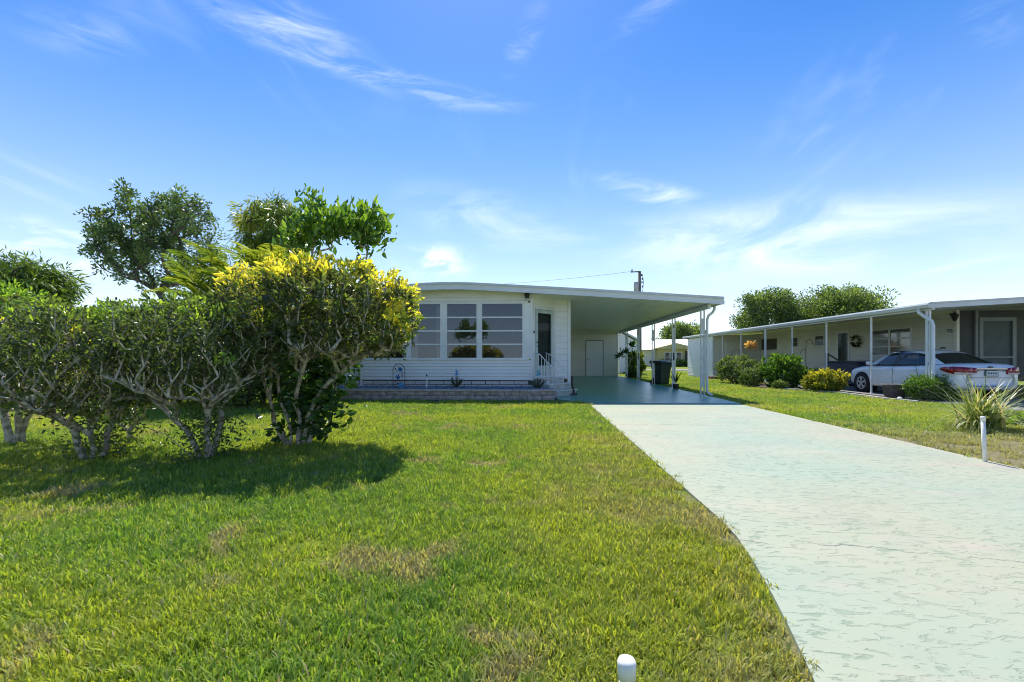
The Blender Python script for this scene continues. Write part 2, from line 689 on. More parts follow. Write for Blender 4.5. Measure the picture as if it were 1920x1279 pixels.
def blade_material():
    m = bpy.data.materials.new('grass_blade')
    m.use_nodes = True
    t = NT(m.node_tree)
    b = t.n['Principled BSDF']
    out = t.n['Material Output']
    pos, flat, big, mid, dry, edge = lawn_nodes(t, True)
    info = t.node('ShaderNodeObjectInfo')
    at = t.node('ShaderNodeAttribute', attribute_name='tint')
    c = t.mix(t.ramp(big, 0.40, 0.60), (0.20, 0.36, 0.060), (0.44, 0.50, 0.065))
    c = t.mix(t.ramp(mid, 0.35, 0.7), c, t.mix(0.55, c, (0.17, 0.32, 0.05)))
    c = t.mix(t.math('MULTIPLY', edge, 0.55), c, (0.46, 0.43, 0.07))
    c = t.mix(t.math('MULTIPLY', info.outputs['Random'], 0.45), c, (0.44, 0.49, 0.07))
    strawfac = t.math('MAXIMUM', t.math('MULTIPLY', dry, 0.80), t.ramp(at.outputs['Fac'], 0.86, 0.93))
    c = t.mix(strawfac, c, (0.47, 0.40, 0.25))
    c = t.mix(t.ramp(at.outputs['Fac'], 0.0, 0.5), t.mix(0.5, c, (0.10, 0.21, 0.025)), c)
    t.put(b.inputs['Base Color'], c)
    b.inputs['Roughness'].default_value = 0.42
    b.inputs['Specular IOR Level'].default_value = 0.4
    tr = t.node('ShaderNodeBsdfTranslucent')
    t.put(tr.inputs[0], t.mix(1.0, c, (1.35, 1.30, 0.55), 'MULTIPLY'))
    mx = t.node('ShaderNodeMixShader')
    mx.inputs[0].default_value = 0.45
    t.l.new(b.outputs[0], mx.inputs[1])
    t.l.new(tr.outputs[0], mx.inputs[2])
    t.l.new(mx.outputs[0], out.inputs[0])
    return m


def build_ground():
    xs = [-900, -300, -120, -60] + list(range(-40, 41, 2)) + [60, 120, 300, 900]
    ys = [-600, -200, -80, -40] + list(range(-24, 61, 2)) + [80, 130, 250, 600, 1800]
    V = np.array([(x, y, ground_z(x, y)) for y in ys for x in xs], float)
    nx = len(xs)
    Fc = np.array([(j * nx + i, j * nx + i + 1, (j + 1) * nx + i + 1, (j + 1) * nx + i) for j in range(len(ys) - 1) for i in range(nx - 1)])
    g = tri_mesh('ground', V, Fc, ground_material())
    tag(g, kind='structure')


def drive_material():
    m = bpy.data.materials.new('mint_painted_concrete')
    m.use_nodes = True
    t = NT(m.node_tree)
    b = t.n['Principled BSDF']
    geo = t.node('ShaderNodeNewGeometry')
    pos = geo.outputs['Position']
    x, y, z = t.xyz(pos)
    flat = t.comb(x, y, 0.0)
    # knock-down trowel finish: raised pale islands over a darker ground coat
    isl = t.noise(t.mapping(flat, rot=(0, 0, 0.15), scale=(0.55, 1.35, 1)), 15, 5, 0.62, 1.1)
    ground = t.math('SUBTRACT', 1.0, t.ramp(isl, 0.385, 0.455))
    patch = t.ramp(t.noise(t.mapping(flat, loc=(2, 5, 0)), 0.75, 3, 0.5), 0.38, 0.66)
    ground = t.math('MULTIPLY', ground, t.math('ADD', 0.30, t.math('MULTIPLY', patch, 0.6)))
    tone = t.ramp(t.noise(flat, 0.45, 4, 0.55), 0.3, 0.7)
    pale = t.mix(tone, (0.35, 0.36, 0.258), (0.285, 0.36, 0.28))
    pale = t.mix(t.math('MULTIPLY', t.ramp(t.noise(t.mapping(flat, scale=(0.6, 1.6, 1)), 0.9, 5, 0.6), 0.45, 0.75), 0.55), pale, (0.40, 0.385, 0.30))
    c = t.mix(ground, pale, (0.20, 0.27, 0.19))
    # worn patches down to pinkish concrete, and grey grime
    worn = t.ramp(t.noise(t.mapping(flat, loc=(9, 1, 0), scale=(0.5, 1.7, 1)), 1.0, 6, 0.65), 0.56, 0.72)
    c = t.mix(t.math('MULTIPLY', worn, 0.60), c, (0.44, 0.36, 0.31))
    grime = t.ramp(t.noise(t.mapping(flat, loc=(4, 8, 0), scale=(0.7, 1.3, 1)), 1.3, 6, 0.65), 0.48, 0.72)
    c = t.mix(t.math('MULTIPLY', grime, 0.45), c, (0.26, 0.28, 0.23))
    # raw edge
    e1 = t.ramp(x, 1.44, 1.34)
    e2 = t.ramp(t.math('ADD', x, t.math('MULTIPLY', t.noise(flat, 6, 3), 0.10)), 5.30, 5.38)
    c = t.mix(t.math('MULTIPLY', e2, 0.8), c, (0.42, 0.37, 0.29))
    # two hairline cracks that wander across the slab
    for (y0, sl, x0, x1, wd) in ((8.45, 0.06, 1.3, 3.4, 0.028), (2.92, -0.10, 1.3, 5.4, 0.010)):
        wob = t.math('MULTIPLY', t.noise(t.comb(x, y0, 0.0), 1.6, 6, 0.6), 0.5)
        ln = t.math('ADD', t.math('ADD', y0 - 0.25, t.math('MULTIPLY', t.math('SUBTRACT', x, 3.0), sl)), wob)
        dist = t.math('ABSOLUTE', t.math('SUBTRACT', y, ln))
        gap = t.ramp(t.noise(flat, 3.0, 3), 0.38, 0.52)
        f = t.math('MULTIPLY', t.math('SUBTRACT', 1.0, t.ramp(dist, wd * 0.5, wd)), gap)
        f = t.math('MULTIPLY', f, t.math('SUBTRACT', 1.0, t.ramp(x, x1 - 0.5, x1)))
        c = t.mix(t.math('MULTIPLY', f, 0.75), c, (0.12, 0.13, 0.11))
    t.put(b.inputs['Base Color'], c)
    b.inputs['Roughness'].default_value = 0.62
    b.inputs['Specular IOR Level'].default_value = 0.35
    bn = t.node('ShaderNodeBump')
    bn.inputs['Strength'].default_value = 0.55
    bn.inputs['Distance'].default_value = 0.006
    t.put(bn.inputs['Height'], t.math('ADD', t.ramp(isl, 0.36, 0.46), t.math('MULTIPLY', t.noise(flat, 90, 3), 0.25)))
    t.l.new(bn.outputs[0], b.inputs['Normal'])
    return m


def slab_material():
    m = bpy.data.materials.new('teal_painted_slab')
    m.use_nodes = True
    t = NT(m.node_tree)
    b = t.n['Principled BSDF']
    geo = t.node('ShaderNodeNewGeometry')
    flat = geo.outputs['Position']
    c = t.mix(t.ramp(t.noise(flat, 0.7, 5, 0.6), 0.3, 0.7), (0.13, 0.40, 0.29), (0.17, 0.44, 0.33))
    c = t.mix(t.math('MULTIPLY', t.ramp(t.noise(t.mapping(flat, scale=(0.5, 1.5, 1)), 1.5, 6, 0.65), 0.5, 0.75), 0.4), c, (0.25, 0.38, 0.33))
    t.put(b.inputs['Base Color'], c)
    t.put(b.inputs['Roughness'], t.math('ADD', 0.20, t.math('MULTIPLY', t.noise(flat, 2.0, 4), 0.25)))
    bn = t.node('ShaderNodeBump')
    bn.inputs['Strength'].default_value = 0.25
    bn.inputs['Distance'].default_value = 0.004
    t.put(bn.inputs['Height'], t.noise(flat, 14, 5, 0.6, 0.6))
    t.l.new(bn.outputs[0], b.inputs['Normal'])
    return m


def asphalt(name, c, rough=0.85):
    return mat(name, c, tuple(k * 0.75 for k in c), 3.0, rough=rough, bump=0.6, bscale=120)


def drive_left(y):
    return 1.395 if y > 3.4 else 1.395 - 0.178 * (3.4 - y) ** 1.35


def build_paving():
    m = MB()
    ys = [-3.2, -2, -1, 0, 0.5, 1, 1.5, 1.8, 2.1, 2.4, 2.8, 3.2, 3.6, 5, 7, 9, 11, 12.33]
    zt = 0.024
    for a, b in zip(ys[:-1], ys[1:]):
        la, lb = drive_left(a), drive_left(b)
        m.quad((la, a, zt), (5.35, a, zt), (5.35, b, zt), (lb, b, zt))
        m.quad((la, a, -0.1), (la, a, zt), (lb, b, zt), (lb, b, -0.1))
        m.quad((5.35, a, zt), (5.35, a, -0.1), (5.35, b, -0.1), (5.35, b, zt))
    m.quad((1.395, 12.33, zt), (5.35, 12.33, zt), (5.35, 12.33, -0.1), (1.395, 12.33, -0.1))
    tag(m.build('driveway', drive_material()), kind='structure')
    s = MB()
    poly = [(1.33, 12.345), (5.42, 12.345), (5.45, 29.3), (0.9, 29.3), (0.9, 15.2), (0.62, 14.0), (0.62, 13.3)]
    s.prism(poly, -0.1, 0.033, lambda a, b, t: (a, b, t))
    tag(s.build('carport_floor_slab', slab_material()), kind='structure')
    r = MB().prism([(-400, -10.4), (400, -10.4), (400, -3.25), (-400, -3.25)], -0.1, 0.012, lambda a, b, t: (a, b, t))
    tag(r.build('road', asphalt('asphalt', (0.07, 0.07, 0.072))), kind='structure')
    r = MB().prism([(-300, 43.0), (400, 43.0), (400, 48.5), (-300, 48.5)], -0.1, 0.03, lambda a, b, t: (a, b, t))
    tag(r.build('back_street', asphalt('pale_asphalt', (0.24, 0.235, 0.22))), kind='structure')
    r = MB().prism([(11.0, -3.0), (18.5, -3.0), (18.5, 12.2), (14.45, 12.2), (14.45, 30.0), (11.0, 30.0)], -0.1, 0.03, lambda a, b, t: (a, b, t))
    tag(r.build('neighbour_driveway', asphalt('grey_drive', (0.22, 0.22, 0.21))), kind='structure')
    bed = MB()
    left = [on_ground(px, py) for px, py in ((1352, 716), (1400, 727), (1457, 731.5), (1520, 735), (1560, 738.5), (1600, 743), (1640, 748), (1720, 757), (1790, 760))]
    poly = [(p.x, p.y) for p in left] + [(10.99, 12.0), (10.99, 25.0)]
    bed.prism(poly[::-1], -0.1, 0.012, lambda a, b, t: (a, b, t))
    tag(bed.build('flower_bed', SOIL), kind='structure')
    # strip of bare soil along the foot of the planter
    st = MB().prism([(-7.4, 12.62), (0.3, 12.66), (1.32, 12.36), (1.32, 13.3), (0.61, 13.3), (0.5, 13.6), (-7.4, 13.6)], -0.1, 0.016, lambda a, b, t: (a, b, t))
    tag(st.build('soil_strip', SOIL), kind='structure')


def build_grass():
    rng = np.random.default_rng(5)
    bm_ = blade_material()
    coll = bpy.data.collections.new('grass_tufts')           # tufts the lawn is made of (not placed by themselves)
    for v in range(5):
        n = 66
        V, Fc, T = [], [], []
        for k in range(n):
            r, a = 0.085 * math.sqrt(rng.random()), rng.random() * 2 * PI
            x, y = r * math.cos(a), r * math.sin(a)
            h = 0.016 + 0.026 * rng.random() ** 1.3
            if rng.random() < 0.08:
                h *= 1.35
            w = 0.0017 + 0.0017 * rng.random()
            la = rng.random() * 2 * PI
            lean = h * (0.25 + 0.85 * rng.random())
            dx, dy = math.cos(la), math.sin(la)
            sx, sy = -dy * w, dx * w
            b = len(V)
            V += [(x - sx, y - sy, -0.005), (x + sx, y + sy, -0.005),
                  (x + dx * lean * 0.35 + sx, y + dy * lean * 0.35 + sy, h * 0.62), (x + dx * lean * 0.35 - sx, y + dy * lean * 0.35 - sy, h * 0.62),
                  (x + dx * lean, y + dy * lean, h)]
            Fc += [(b, b + 1, b + 2), (b, b + 2, b + 3), (b + 3, b + 2, b + 4)]
            T += [rng.random()] * 5
        o = tri_mesh('grass_tuft', np.array(V), np.array(Fc), bm_, np.array(T))
        COL.objects.unlink(o)
        coll.objects.link(o)
    # scatter
    pts, scl = [], []

    def fill(x0, x1, y0, y1, keep, k=1.0):
        area = (x1 - x0) * (y1 - y0)
        n = int(area * 420 * k)
        X, Y = rng.uniform(x0, x1, n), rng.uniform(y0, y1, n)
        d = np.hypot(X, Y)
        dens = np.clip(430 / (1 + 0.22 * d), 70, 420) / 420
        ok = (rng.random(n) < dens) & keep(X, Y) & (np.abs(X + 0.05 * Y) < 1.22 * Y + 1.4)
        X, Y, d = X[ok], Y[ok], d[ok]
        for a, b, c in zip(X, Y, d):
            pts.append((a, b, ground_z(a, b)))
            scl.append((0.60 + 0.75 * rng.random()) * (1.0 + 0.03 * min(c, 25)))

    def patchy(X, Y):
        f = np.sin(1.7 * X + 0.6 * np.sin(2.3 * Y)) * np.sin(2.1 * Y + 0.8 * np.sin(1.9 * X + 1)) + 0.5 * np.sin(5.1 * X + 3.3 * Y)
        return rng.random(len(X)) < np.clip(1.0 - 0.75 * np.clip(f - 0.62, 0, 1) * 2.2, 0.45, 1)

    def in_left(X, Y):
        return (X < np.where(Y > 3.4, 1.365, 1.365 - 0.178 * np.maximum(3.4 - Y, 0) ** 1.35) - 0.02 * rng.random(len(X))) & ((Y < 12.72) | (X < -7.5)) & patchy(X, Y)
    fill(-16, 1.4, 0.35, 12.75, in_left)
    fill(-22, -7.4, 12.7, 30, lambda X, Y: X > -30, 0.5)

    bx = [on_ground(px, py) for px, py in ((1352, 716), (1400, 727), (1457, 731.5), (1520, 735), (1560, 738.5), (1600, 743), (1640, 748), (1720, 757), (1790, 760))]
    by = np.array([p.y for p in bx])[::-1]
    bxx = np.array([p.x for p in bx])[::-1]

    def in_right(X, Y):
        lim = np.where(Y < 12.2, 10.9, np.where(Y < 22, np.interp(Y, by, bxx), 11.0))
        thin = np.where(Y < 9.0, 0.22 + 0.4 * (np.sin(2.3 * X) * np.sin(1.9 * Y + X) > 0.35), 1.0)
        edge = 5.38 + np.where(Y > 12.3, 0.12, 0.0)
        return (X > edge) & (X < lim) & (rng.random(len(X)) < thin)
    fill(5.36, 11.0, 2.5, 31, in_right)
    fill(5.6, 12.0, 31, 42.8, lambda X, Y: X > 5.5, 0.8)
    me = bpy.data.meshes.new('lawn_grass')
    me.from_pydata(pts, [], [])
    n = len(pts)
    a = me.attributes.new('scl', 'FLOAT', 'POINT')
    a.data.foreach_set('value', np.array(scl, dtype=np.float32))
    a = me.attributes.new('rot', 'FLOAT_VECTOR', 'POINT')
    R = np.zeros((n, 3), dtype=np.float32)
    R[:, 2] = rng.random(n) * 2 * PI
    R[:, :2] = rng.normal(size=(n, 2)) * 0.12
    a.data.foreach_set('vector', R.ravel())
    a = me.attributes.new('pick', 'INT', 'POINT')
    a.data.foreach_set('value', rng.integers(0, 5, n).astype(np.int32))
    o = bpy.data.objects.new('lawn_grass', me)
    COL.objects.link(o)
    tag(o, 'short sunlit lawn grass with straw patches around the driveway', 'grass', kind='stuff')
    ng = bpy.data.node_groups.new('grass_scatter', 'GeometryNodeTree')
    ng.interface.new_socket('Geometry', in_out='INPUT', socket_type='NodeSocketGeometry')
    ng.interface.new_socket('Geometry', in_out='OUTPUT', socket_type='NodeSocketGeometry')
    gi, go = ng.nodes.new('NodeGroupInput'), ng.nodes.new('NodeGroupOutput')
    ip = ng.nodes.new('GeometryNodeInstanceOnPoints')
    ci = ng.nodes.new('GeometryNodeCollectionInfo')
    ci.inputs['Collection'].default_value = coll
    ci.inputs['Separate Children'].default_value = True
    ci.inputs['Reset Children'].default_value = True
    ip.inputs['Pick Instance'].default_value = True

    def attr(name, typ):
        nd = ng.nodes.new('GeometryNodeInputNamedAttribute')
        nd.data_type = typ
        nd.inputs['Name'].default_value = name
        return nd.outputs['Attribute']
    L = ng.links.new
    L(gi.outputs[0], ip.inputs['Points'])
    L(ci.outputs[0], ip.inputs['Instance'])
    L(attr('pick', 'INT'), ip.inputs['Instance Index'])
    L(attr('rot', 'FLOAT_VECTOR'), ip.inputs['Rotation'])
    L(attr('scl', 'FLOAT'), ip.inputs['Scale'])
    L(ip.outputs[0], go.inputs[0])
    md = o.modifiers.new('scatter', 'NODES')
    md.node_group = ng
    print('grass tufts', n)


build_ground()
build_paving()
build_grass()

# ================================================================ MAIN MOBILE HOME
YF = 14.45          # front wall
YR = 13.95          # front edge of the roof
YB = 29.30          # back wall of the carport
XR = 1.16           # right wall of the home
XL = -6.90          # left wall
PEAK_X = -2.92


def roof_top(x):
    """height of the roof's upper edge along the front"""
    if x <= PEAK_X:
        d = PEAK_X - x
        z = 3.60 - 0.083 * d - 0.0035 * d * d
    else:
        d = x - PEAK_X
        z = 3.60 - 0.0575 * d - 0.0008 * d * d
    return z - 0.035 * math.exp(-((x - PEAK_X) / 0.45) ** 2)


def siding(parent, p0, p1, z0, z1, n, m, proud=0.016, back=0.0, name='siding_board'):
    """lap boards on the vertical plane through ground points p0 -> p1; outside is to the right of that direction"""
    p0, p1 = Vector((*p0, 0)), Vector((*p1, 0))
    d = (p1 - p0)
    ln = d.length
    d = d.normalized()
    out = Vector((d.y, -d.x, 0))
    h = (z1 - z0) / n
    prof = [(-0.012, 0.0), (-0.010, 0.012), (proud, 0.012), (proud, 0.022), (0.004, h + 0.001), (-0.012, h + 0.001)]
    me = MB().prism([(a, b) for a, b in prof], 0, ln, lambda a, b, t: (d * t + out * (a + back)) + Vector((0, 0, b))).mesh(name, m)
    for i in range(n):
        inst(me, name, parent, (p0.x, p0.y, z0 + i * h))
    return out


def window_unit(parent, x0, x1, z0, z1, y, rows, frame=0.035, rail=0.030, gl=None, name='window', m=None):
    """awning window in a wall that faces -Y"""
    m = m or TRIM
    f = MB()
    f.box(x0, x0 + frame, y - 0.03, y + 0.05, z0, z1).box(x1 - frame, x1, y - 0.03, y + 0.05, z0, z1)
    f.box(x0 + frame, x1 - frame, y - 0.031, y + 0.051, z0, z0 + frame).box(x0 + frame, x1 - frame, y - 0.031, y + 0.051, z1 - frame, z1)
    w = f.build(name, m, parent)
    a, b = z0 + frame, z1 - frame
    h = (b - a) / rows
    for i in range(rows):
        zz = a + i * h
        tilt = 0.012
        g = MB()
        zr = rail * 0.5 if i else 0.0
        zt = rail * 0.5 if i < rows - 1 else 0.0
        g.quad((x0 + frame, y - tilt, zz + zr), (x1 - frame, y - tilt, zz + zr), (x1 - frame, y + 0.006, zz + h - zt), (x0 + frame, y + 0.006, zz + h - zt))
        g.build('pane', gl or GLASS, w)
        if i:
            MB().box(x0 + frame + .001, x1 - frame - .001, y - 0.024, y + 0.018, zz - rail * 0.5, zz + rail * 0.5).build('rail', m, w)
    return w


def build_home():
    H = empty('mobile_home', (0, 0, 0), 'white mobile home with bow roof, wide awning windows and attached carport over the teal slab', 'mobile home')
    zs, zt = 0.52, 1.16                         # siding under the windows
    xw0, xw1 = -5.62, -0.115                    # front wall
    # ---- front: boards below the windows, wide panels above
    siding(H, (xw0, YF), (xw1 - 0.05, YF), zs, zt, 6, WHITE, proud=0.026)
    siding(H, (xw0, YF), (xw1 - 0.05, YF), 3.04, 3.27, 2, WHITE, proud=0.022)
    # gable filler over the boards
    g = MB()
    xs = [xw0 + (xw1 - xw0) * i / 14 for i in range(15)]
    for a, b in zip(xs[:-1], xs[1:]):
        g.quad((a, YF - 0.004, 3.27), (b, YF - 0.004, 3.27), (b, YF - 0.004, roof_top(b) - 0.1), (a, YF - 0.004, roof_top(a) - 0.1))
    g.build('gable_panel', WHITE, H)
    # ---- window band: sill, head, posts
    MB().box(xw0 + 0.02, xw1 - 0.14, YF - 0.05, YF + 0.05, 1.162, 1.198).build('window_sill', TRIM, H)
    MB().box(xw0 + 0.02, xw1 - 0.14, YF - 0.04, YF + 0.05, 2.985, 3.035).build('window_head', TRIM, H)
    spans = [(-5.42, -4.14), (-4.03, -3.03), (-2.87, -1.86), (-1.75, -0.40)]
    for i, (a, b) in enumerate(spans):
        window_unit(H, a, b, 1.20, 2.983, YF, 4, frame=0.032, rail=0.046)
    edges = [xw0] + [e for s in spans for e in s] + [xw1 - 0.06]
    for a, b in zip(edges[0::2], edges[1::2]):
        MB().box(a + .001, b - .001, YF - 0.022, YF + 0.045, 1.199, 2.984).build('window_post', TRIM, H)
    # ---- corner post and angled entrance wall
    MB().box(-0.175, -0.105, YF - 0.028, YF + 0.06, 0.50, 3.36).build('corner_post', TRIM, H)
    c0, c1 = Vector((-0.10, YF + 0.03, 0)), Vector((0.62, 15.38, 0))
    dd = (c1 - c0).normalized()
    oo = Vector((dd.y, -dd.x, 0))

    def ch(s, off, z):
        return tuple(c0 + dd * s + oo * off + Vector((0, 0, z)))
    Lc = (c1 - c0).length

    def chbox(s0, s1, o0, o1, z0, z1):
        m = MB()
        m.prism([(s0, o0), (s1, o0), (s1, o1), (s0, o1)], z0, z1, lambda a, b, t: ch(a, b, t))
        return m
    chbox(0, Lc, -0.05, 0.0, 2.86, 3.34).build('entry_header', SOFFIT, H)
    chbox(0, Lc, 0.002, 0.03, 2.80, 2.90).build('entry_lintel', TRIM, H)
    chbox(0.0, 0.12, -0.05, 0.0, 0.5, 2.86).build('entry_jamb', TRIM, H)
    chbox(Lc - 0.10, Lc, -0.05, 0.0, 0.5, 2.86).build('entry_jamb', TRIM, H)
    chbox(0.12, Lc - 0.10, -0.06, 0.0, 0.5, 0.66).build('door_sill', TRIM, H)
    s0, s1 = 0.13, Lc - 0.11
    door = MB()
    for (a, b, z0, z1) in ((s0, s0 + 0.12, 0.665, 2.79), (s1 - 0.08, s1, 0.665, 2.79), (s0 + 0.12, s1 - 0.08, 0.665, 0.98), (s0 + 0.12, s1 - 0.08, 2.68, 2.79)):
        door.prism([(a, -0.035), (b, -0.035), (b, 0.012), (a, 0.012)], z0, z1, lambda p, q, t: ch(p, q, t))
    d = door.build('door', mat('grey_door_enamel', (0.52, 0.60, 0.58), rough=0.4), H)
    MB().quad(ch(s0 + 0.12, -0.01, 0.98), ch(s1 - 0.08, -0.01, 0.98), ch(s1 - 0.08, -0.01, 2.68), ch(s0 + 0.12, -0.01, 2.68)).build('pane', DOORGLASS, d)
    MB().tube([ch(s0 + 0.07, 0.012, 1.60), ch(s0 + 0.07, 0.06, 1.60), ch(s0 + 0.14, 0.06, 1.585)], 0.012, 8).build('handle', BLACK, d)
    MB().lathe([(0.022, 0), (0.022, 0.03), (0.01, 0.04)], 12, ch(s0 + 0.07, 0.03, 1.71)).build('deadbolt', BLACK, d)
    chbox(0.0, Lc, -0.16, -0.12, 0.5, 2.85).build('entry_backing', mat('entry_backing_dark', (0.22, 0.24, 0.23), rough=0.8), H)  # added panel behind the door glass, blocks bright see-through and keeps it dark
    chbox(0.035, 0.075, 0.0, 0.02, 2.02, 2.10).build('doorbell', BLACK, H)
    MB().box(0.612, 0.672, 15.33, 15.42, 0.5, 3.30).build('corner_post', TRIM, H)
    # ---- short wall right of the entrance
    siding(H, (0.672, 15.40), (XR - 0.10, 15.40), 0.52, 2.98, 12, WHITE, proud=0.024)
    MB().box(XR - 0.10, XR + 0.0, 15.36, 15.45, 0.10, 3.20).build('corner_post', TRIM, H)
    MB().quad((0.66, 15.41, 2.98), (XR, 15.41, 2.98), (XR, 15.41, 3.24), (0.66, 15.41, 3.26)).build('wall_panel', SOFFIT, H)
    # long right and left walls
    siding(H, (XR, 15.46), (XR, YB), 0.52, 3.0, 12, WHITE, proud=0.012)
    MB().box(XR - 0.04, XR - 0.013, 15.46, YB, 0.05, 0.52).build('skirting_panel', BLOCK, H)
    siding(H, (XL, YB), (XL, YF + 0.6), 0.52, 2.95, 12, WHITE, proud=0.012)
    MB().box(XL + 0.02, XL + 0.06, YF + 0.6, YB, 0.0, 0.52).build('skirting_panel', BLOCK, H)
    MB().box(XL, xw0, YF + 0.55, YF + 0.60, 0.0, 3.15).build('wall_panel', WHITE, H)
    MB().box(xw0 - 0.05, xw0, YF - 0.02, YF + 0.55, 0.0, 3.28).build('wall_panel', WHITE, H)
    # ---- room behind the glass
    rm = MB()
    a, b, c, e = xw0 + 0.02, xw1 - 0.2, YF + 0.10, YF + 4.2
    rm.quad((a, c, 0.72), (b, c, 0.72), (b, e, 0.72), (a, e, 0.72))
    rm.quad((a, e, 0.72), (b, e, 0.72), (b, e, 3.0), (a, e, 3.0))
    rm.quad((a, c, 0.72), (a, e, 0.72), (a, e, 3.0), (a, c, 3.0))
    rm.quad((b, c, 0.72), (b, e, 0.72), (b, e, 3.0), (b, c, 3.0))
    rm.quad((a, c, 3.0), (b, c, 3.0), (b, e, 3.0), (a, e, 3.0))
    rm.build('interior_lining', mat('interior_paint', (0.34, 0.33, 0.31), rough=0.8), H)
    MB().box(a + 0.2, b - 0.3, e - 0.5, e - 0.1, 0.73, 1.7).build('interior_counter', mat('dark_wood', (0.08, 0.05, 0.035), rough=0.5), H)
    cur = mat('pale_curtain', (0.55, 0.55, 0.52), rough=0.9)
    for (x0, x1) in ((-5.45, -4.95), (-4.35, -3.85), (-3.22, -2.95), (-1.95, -1.72)):
        cm = MB()
        n = 16
        for i in range(n):
            xa, xb = x0 + (x1 - x0) * i / n, x0 + (x1 - x0) * (i + 1) / n
            ya, yb = YF + 0.16 + 0.025 * math.sin(i * 2.1), YF + 0.16 + 0.025 * math.sin((i + 1) * 2.1)
            cm.quad((xa, ya, 1.1), (xb, yb, 1.1), (xb, yb, 2.95), (xa, ya, 2.95))
        cm.build('curtain', cur, H, smooth=True)
    # ---- skirting blocks
    rnd = random.Random(3)
    bw, bh = 0.455, 0.118
    MB().box(-6.6, 0.08, YF + 0.03, YF + 0.06, 0.0, 0.515).build('skirting_backing', MORTAR, H)
    bm = [MB().box(0, bw - 0.024, 0, 0.06, 0, bh - 0.020).mesh('block', BLOCK)]
    for row in range(4):
        off = (row % 2) * bw * 0.5
        x = -6.6 + off - bw * 0.5
        while x < -0.05 - 0.3:
            o = inst(bm[0], 'block', H, (x, YF - 0.012 + rnd.uniform(-0.004, 0.004), 0.035 + row * bh))
            x += bw
    # same blocks turn the corner under the entrance
    for row in range(4):
        for i in range(3):
            p = c0 + dd * (0.03 + i * 0.40) - oo * 0.10
            inst(bm[0], 'block', H, (p.x, p.y, 0.035 + row * bh), math.atan2(dd.y, dd.x), (0.88, 1, 1))
    # ---- roof: one long sheet with a bow, fascia along the front, carport ceiling
    xs = [XL - 0.32, -6.2, -5.4, -4.6, -3.9, -3.4, -3.1, PEAK_X, -2.74, -2.4, -1.9, -1, 0, 1, 2, 3, 4, 5, 5.62]
    r = MB()
    top = [(x, roof_top(x)) for x in xs]
    r.prism(top + [(x, z - 0.06) for x, z in reversed(top)], YR + 0.02, YB + 0.25, lambda a, b, t: (a, t, b))
    r.build('roof', ROOFM, H)
    f = MB()
    f.prism([(x, z - 0.055) for x, z in top] + [(x, z - 0.20) for x, z in reversed(top)], YR - 0.002, YR + 0.03, lambda a, b, t: (a, t, b))
    f.build('fascia', FASCIA, H)
    f = MB()
    f.prism([(x, z + 0.012) for x, z in top] + [(x, z - 0.056) for x, z in reversed(top)], YR - 0.035, YR + 0.04, lambda a, b, t: (a, t, b))
    f.build('roof_edge_trim', mat('drip_edge', (0.62, 0.65, 0.66), rough=0.35), H)
    f = MB()
    f.prism([(x, z - 0.19) for x, z in top] + [(x, z - 0.215) for x, z in reversed(top)], YR - 0.02, YR + 0.05, lambda a, b, t: (a, t, b))
    f.build('fascia_lip', FASCIA, H)
    # soffit in front of the wall
    s = MB()
    for a, b in zip(xs[:-1], xs[1:]):
        if b <= 0.01:
            s.quad((a, YR + 0.03, roof_top(a) - 0.17), (a, YF + 0.0, roof_top(a) - 0.17), (b, YF + 0.0, roof_top(b) - 0.17), (b, YR + 0.03, roof_top(b) - 0.17))
    s.build('soffit', SOFFIT, H)
    # carport ceiling pans run across, each a shallow tray
    yy, k = YR + 0.03, 0
    zc0, zc1 = roof_top(-0.1) - 0.19, roof_top(5.45) - 0.19
    pan = None
    step = (YB - YR - 0.03) / 50
    for k in range(50):
        y0 = YR + 0.03 + k * step
        if pan is None:
            pan = MB().prism([(0.0, 0.0), (0.012, 0.006), (step - 0.004, 0.006), (step - 0.004, 0.03), (0, 0.03)], 0, 1,
                             lambda a, b, t: (-0.1 + 5.6 * t, a, b + zc0 + (zc1 - zc0) * t)).mesh('ceiling_pan', SOFFIT)
        inst(pan, 'ceiling_pan', H, (0, y0, 0))
    # header beam over the posts, gutter along the side
    zb = roof_top(5.3) - 0.20
    MB().box(5.24, 5.34, YR + 0.25, YB, zb - 0.13, zb).build('header_beam', FASCIA, H, bevel=0.006)
    gt = MB()
    zg = roof_top(5.62)
    gt.prism([(5.52, zg - 0.06), (5.62, zg - 0.06), (5.66, zg - 0.10), (5.66, zg - 0.19), (5.52, zg - 0.19)], YR + 0.045, YB + 0.2, lambda a, b, t: (a, t, b))
    gt.build('gutter', FASCIA, H)
    # ---- posts: two tubes with plates between
    for i in range(6):
        y = 14.78 + 3.04 * i - (0.45 if i == 5 else 0)
        P = bpy.data.objects.new('carport_post', None)
        COL.objects.link(P)
        P.parent = H
        P.location = (5.29, y, 0.033)
        hh = zb - 0.13 - 0.033
        for sx in (-0.052, 0.052):
            MB().box(sx - 0.019, sx + 0.019, -0.019, 0.019, 0, hh).build('tube', POSTM, P, bevel=0.004)
        z = 0.30
        pat = ((0.28, 0.95), (1.10, 1.55), (1.95, 2.45)) if i % 2 == 0 else ((0.2, 1.1), (1.45, 2.35))
        for (z0, z1) in pat:
            MB().box(-0.034, 0.034, -0.006, 0.006, z0, z1).build('plate', POSTM, P)
        MB().box(-0.10, 0.10, -0.045, 0.045, -0.001, 0.012).build('foot_plate', POSTM, P)
    zdn = zg - 0.19
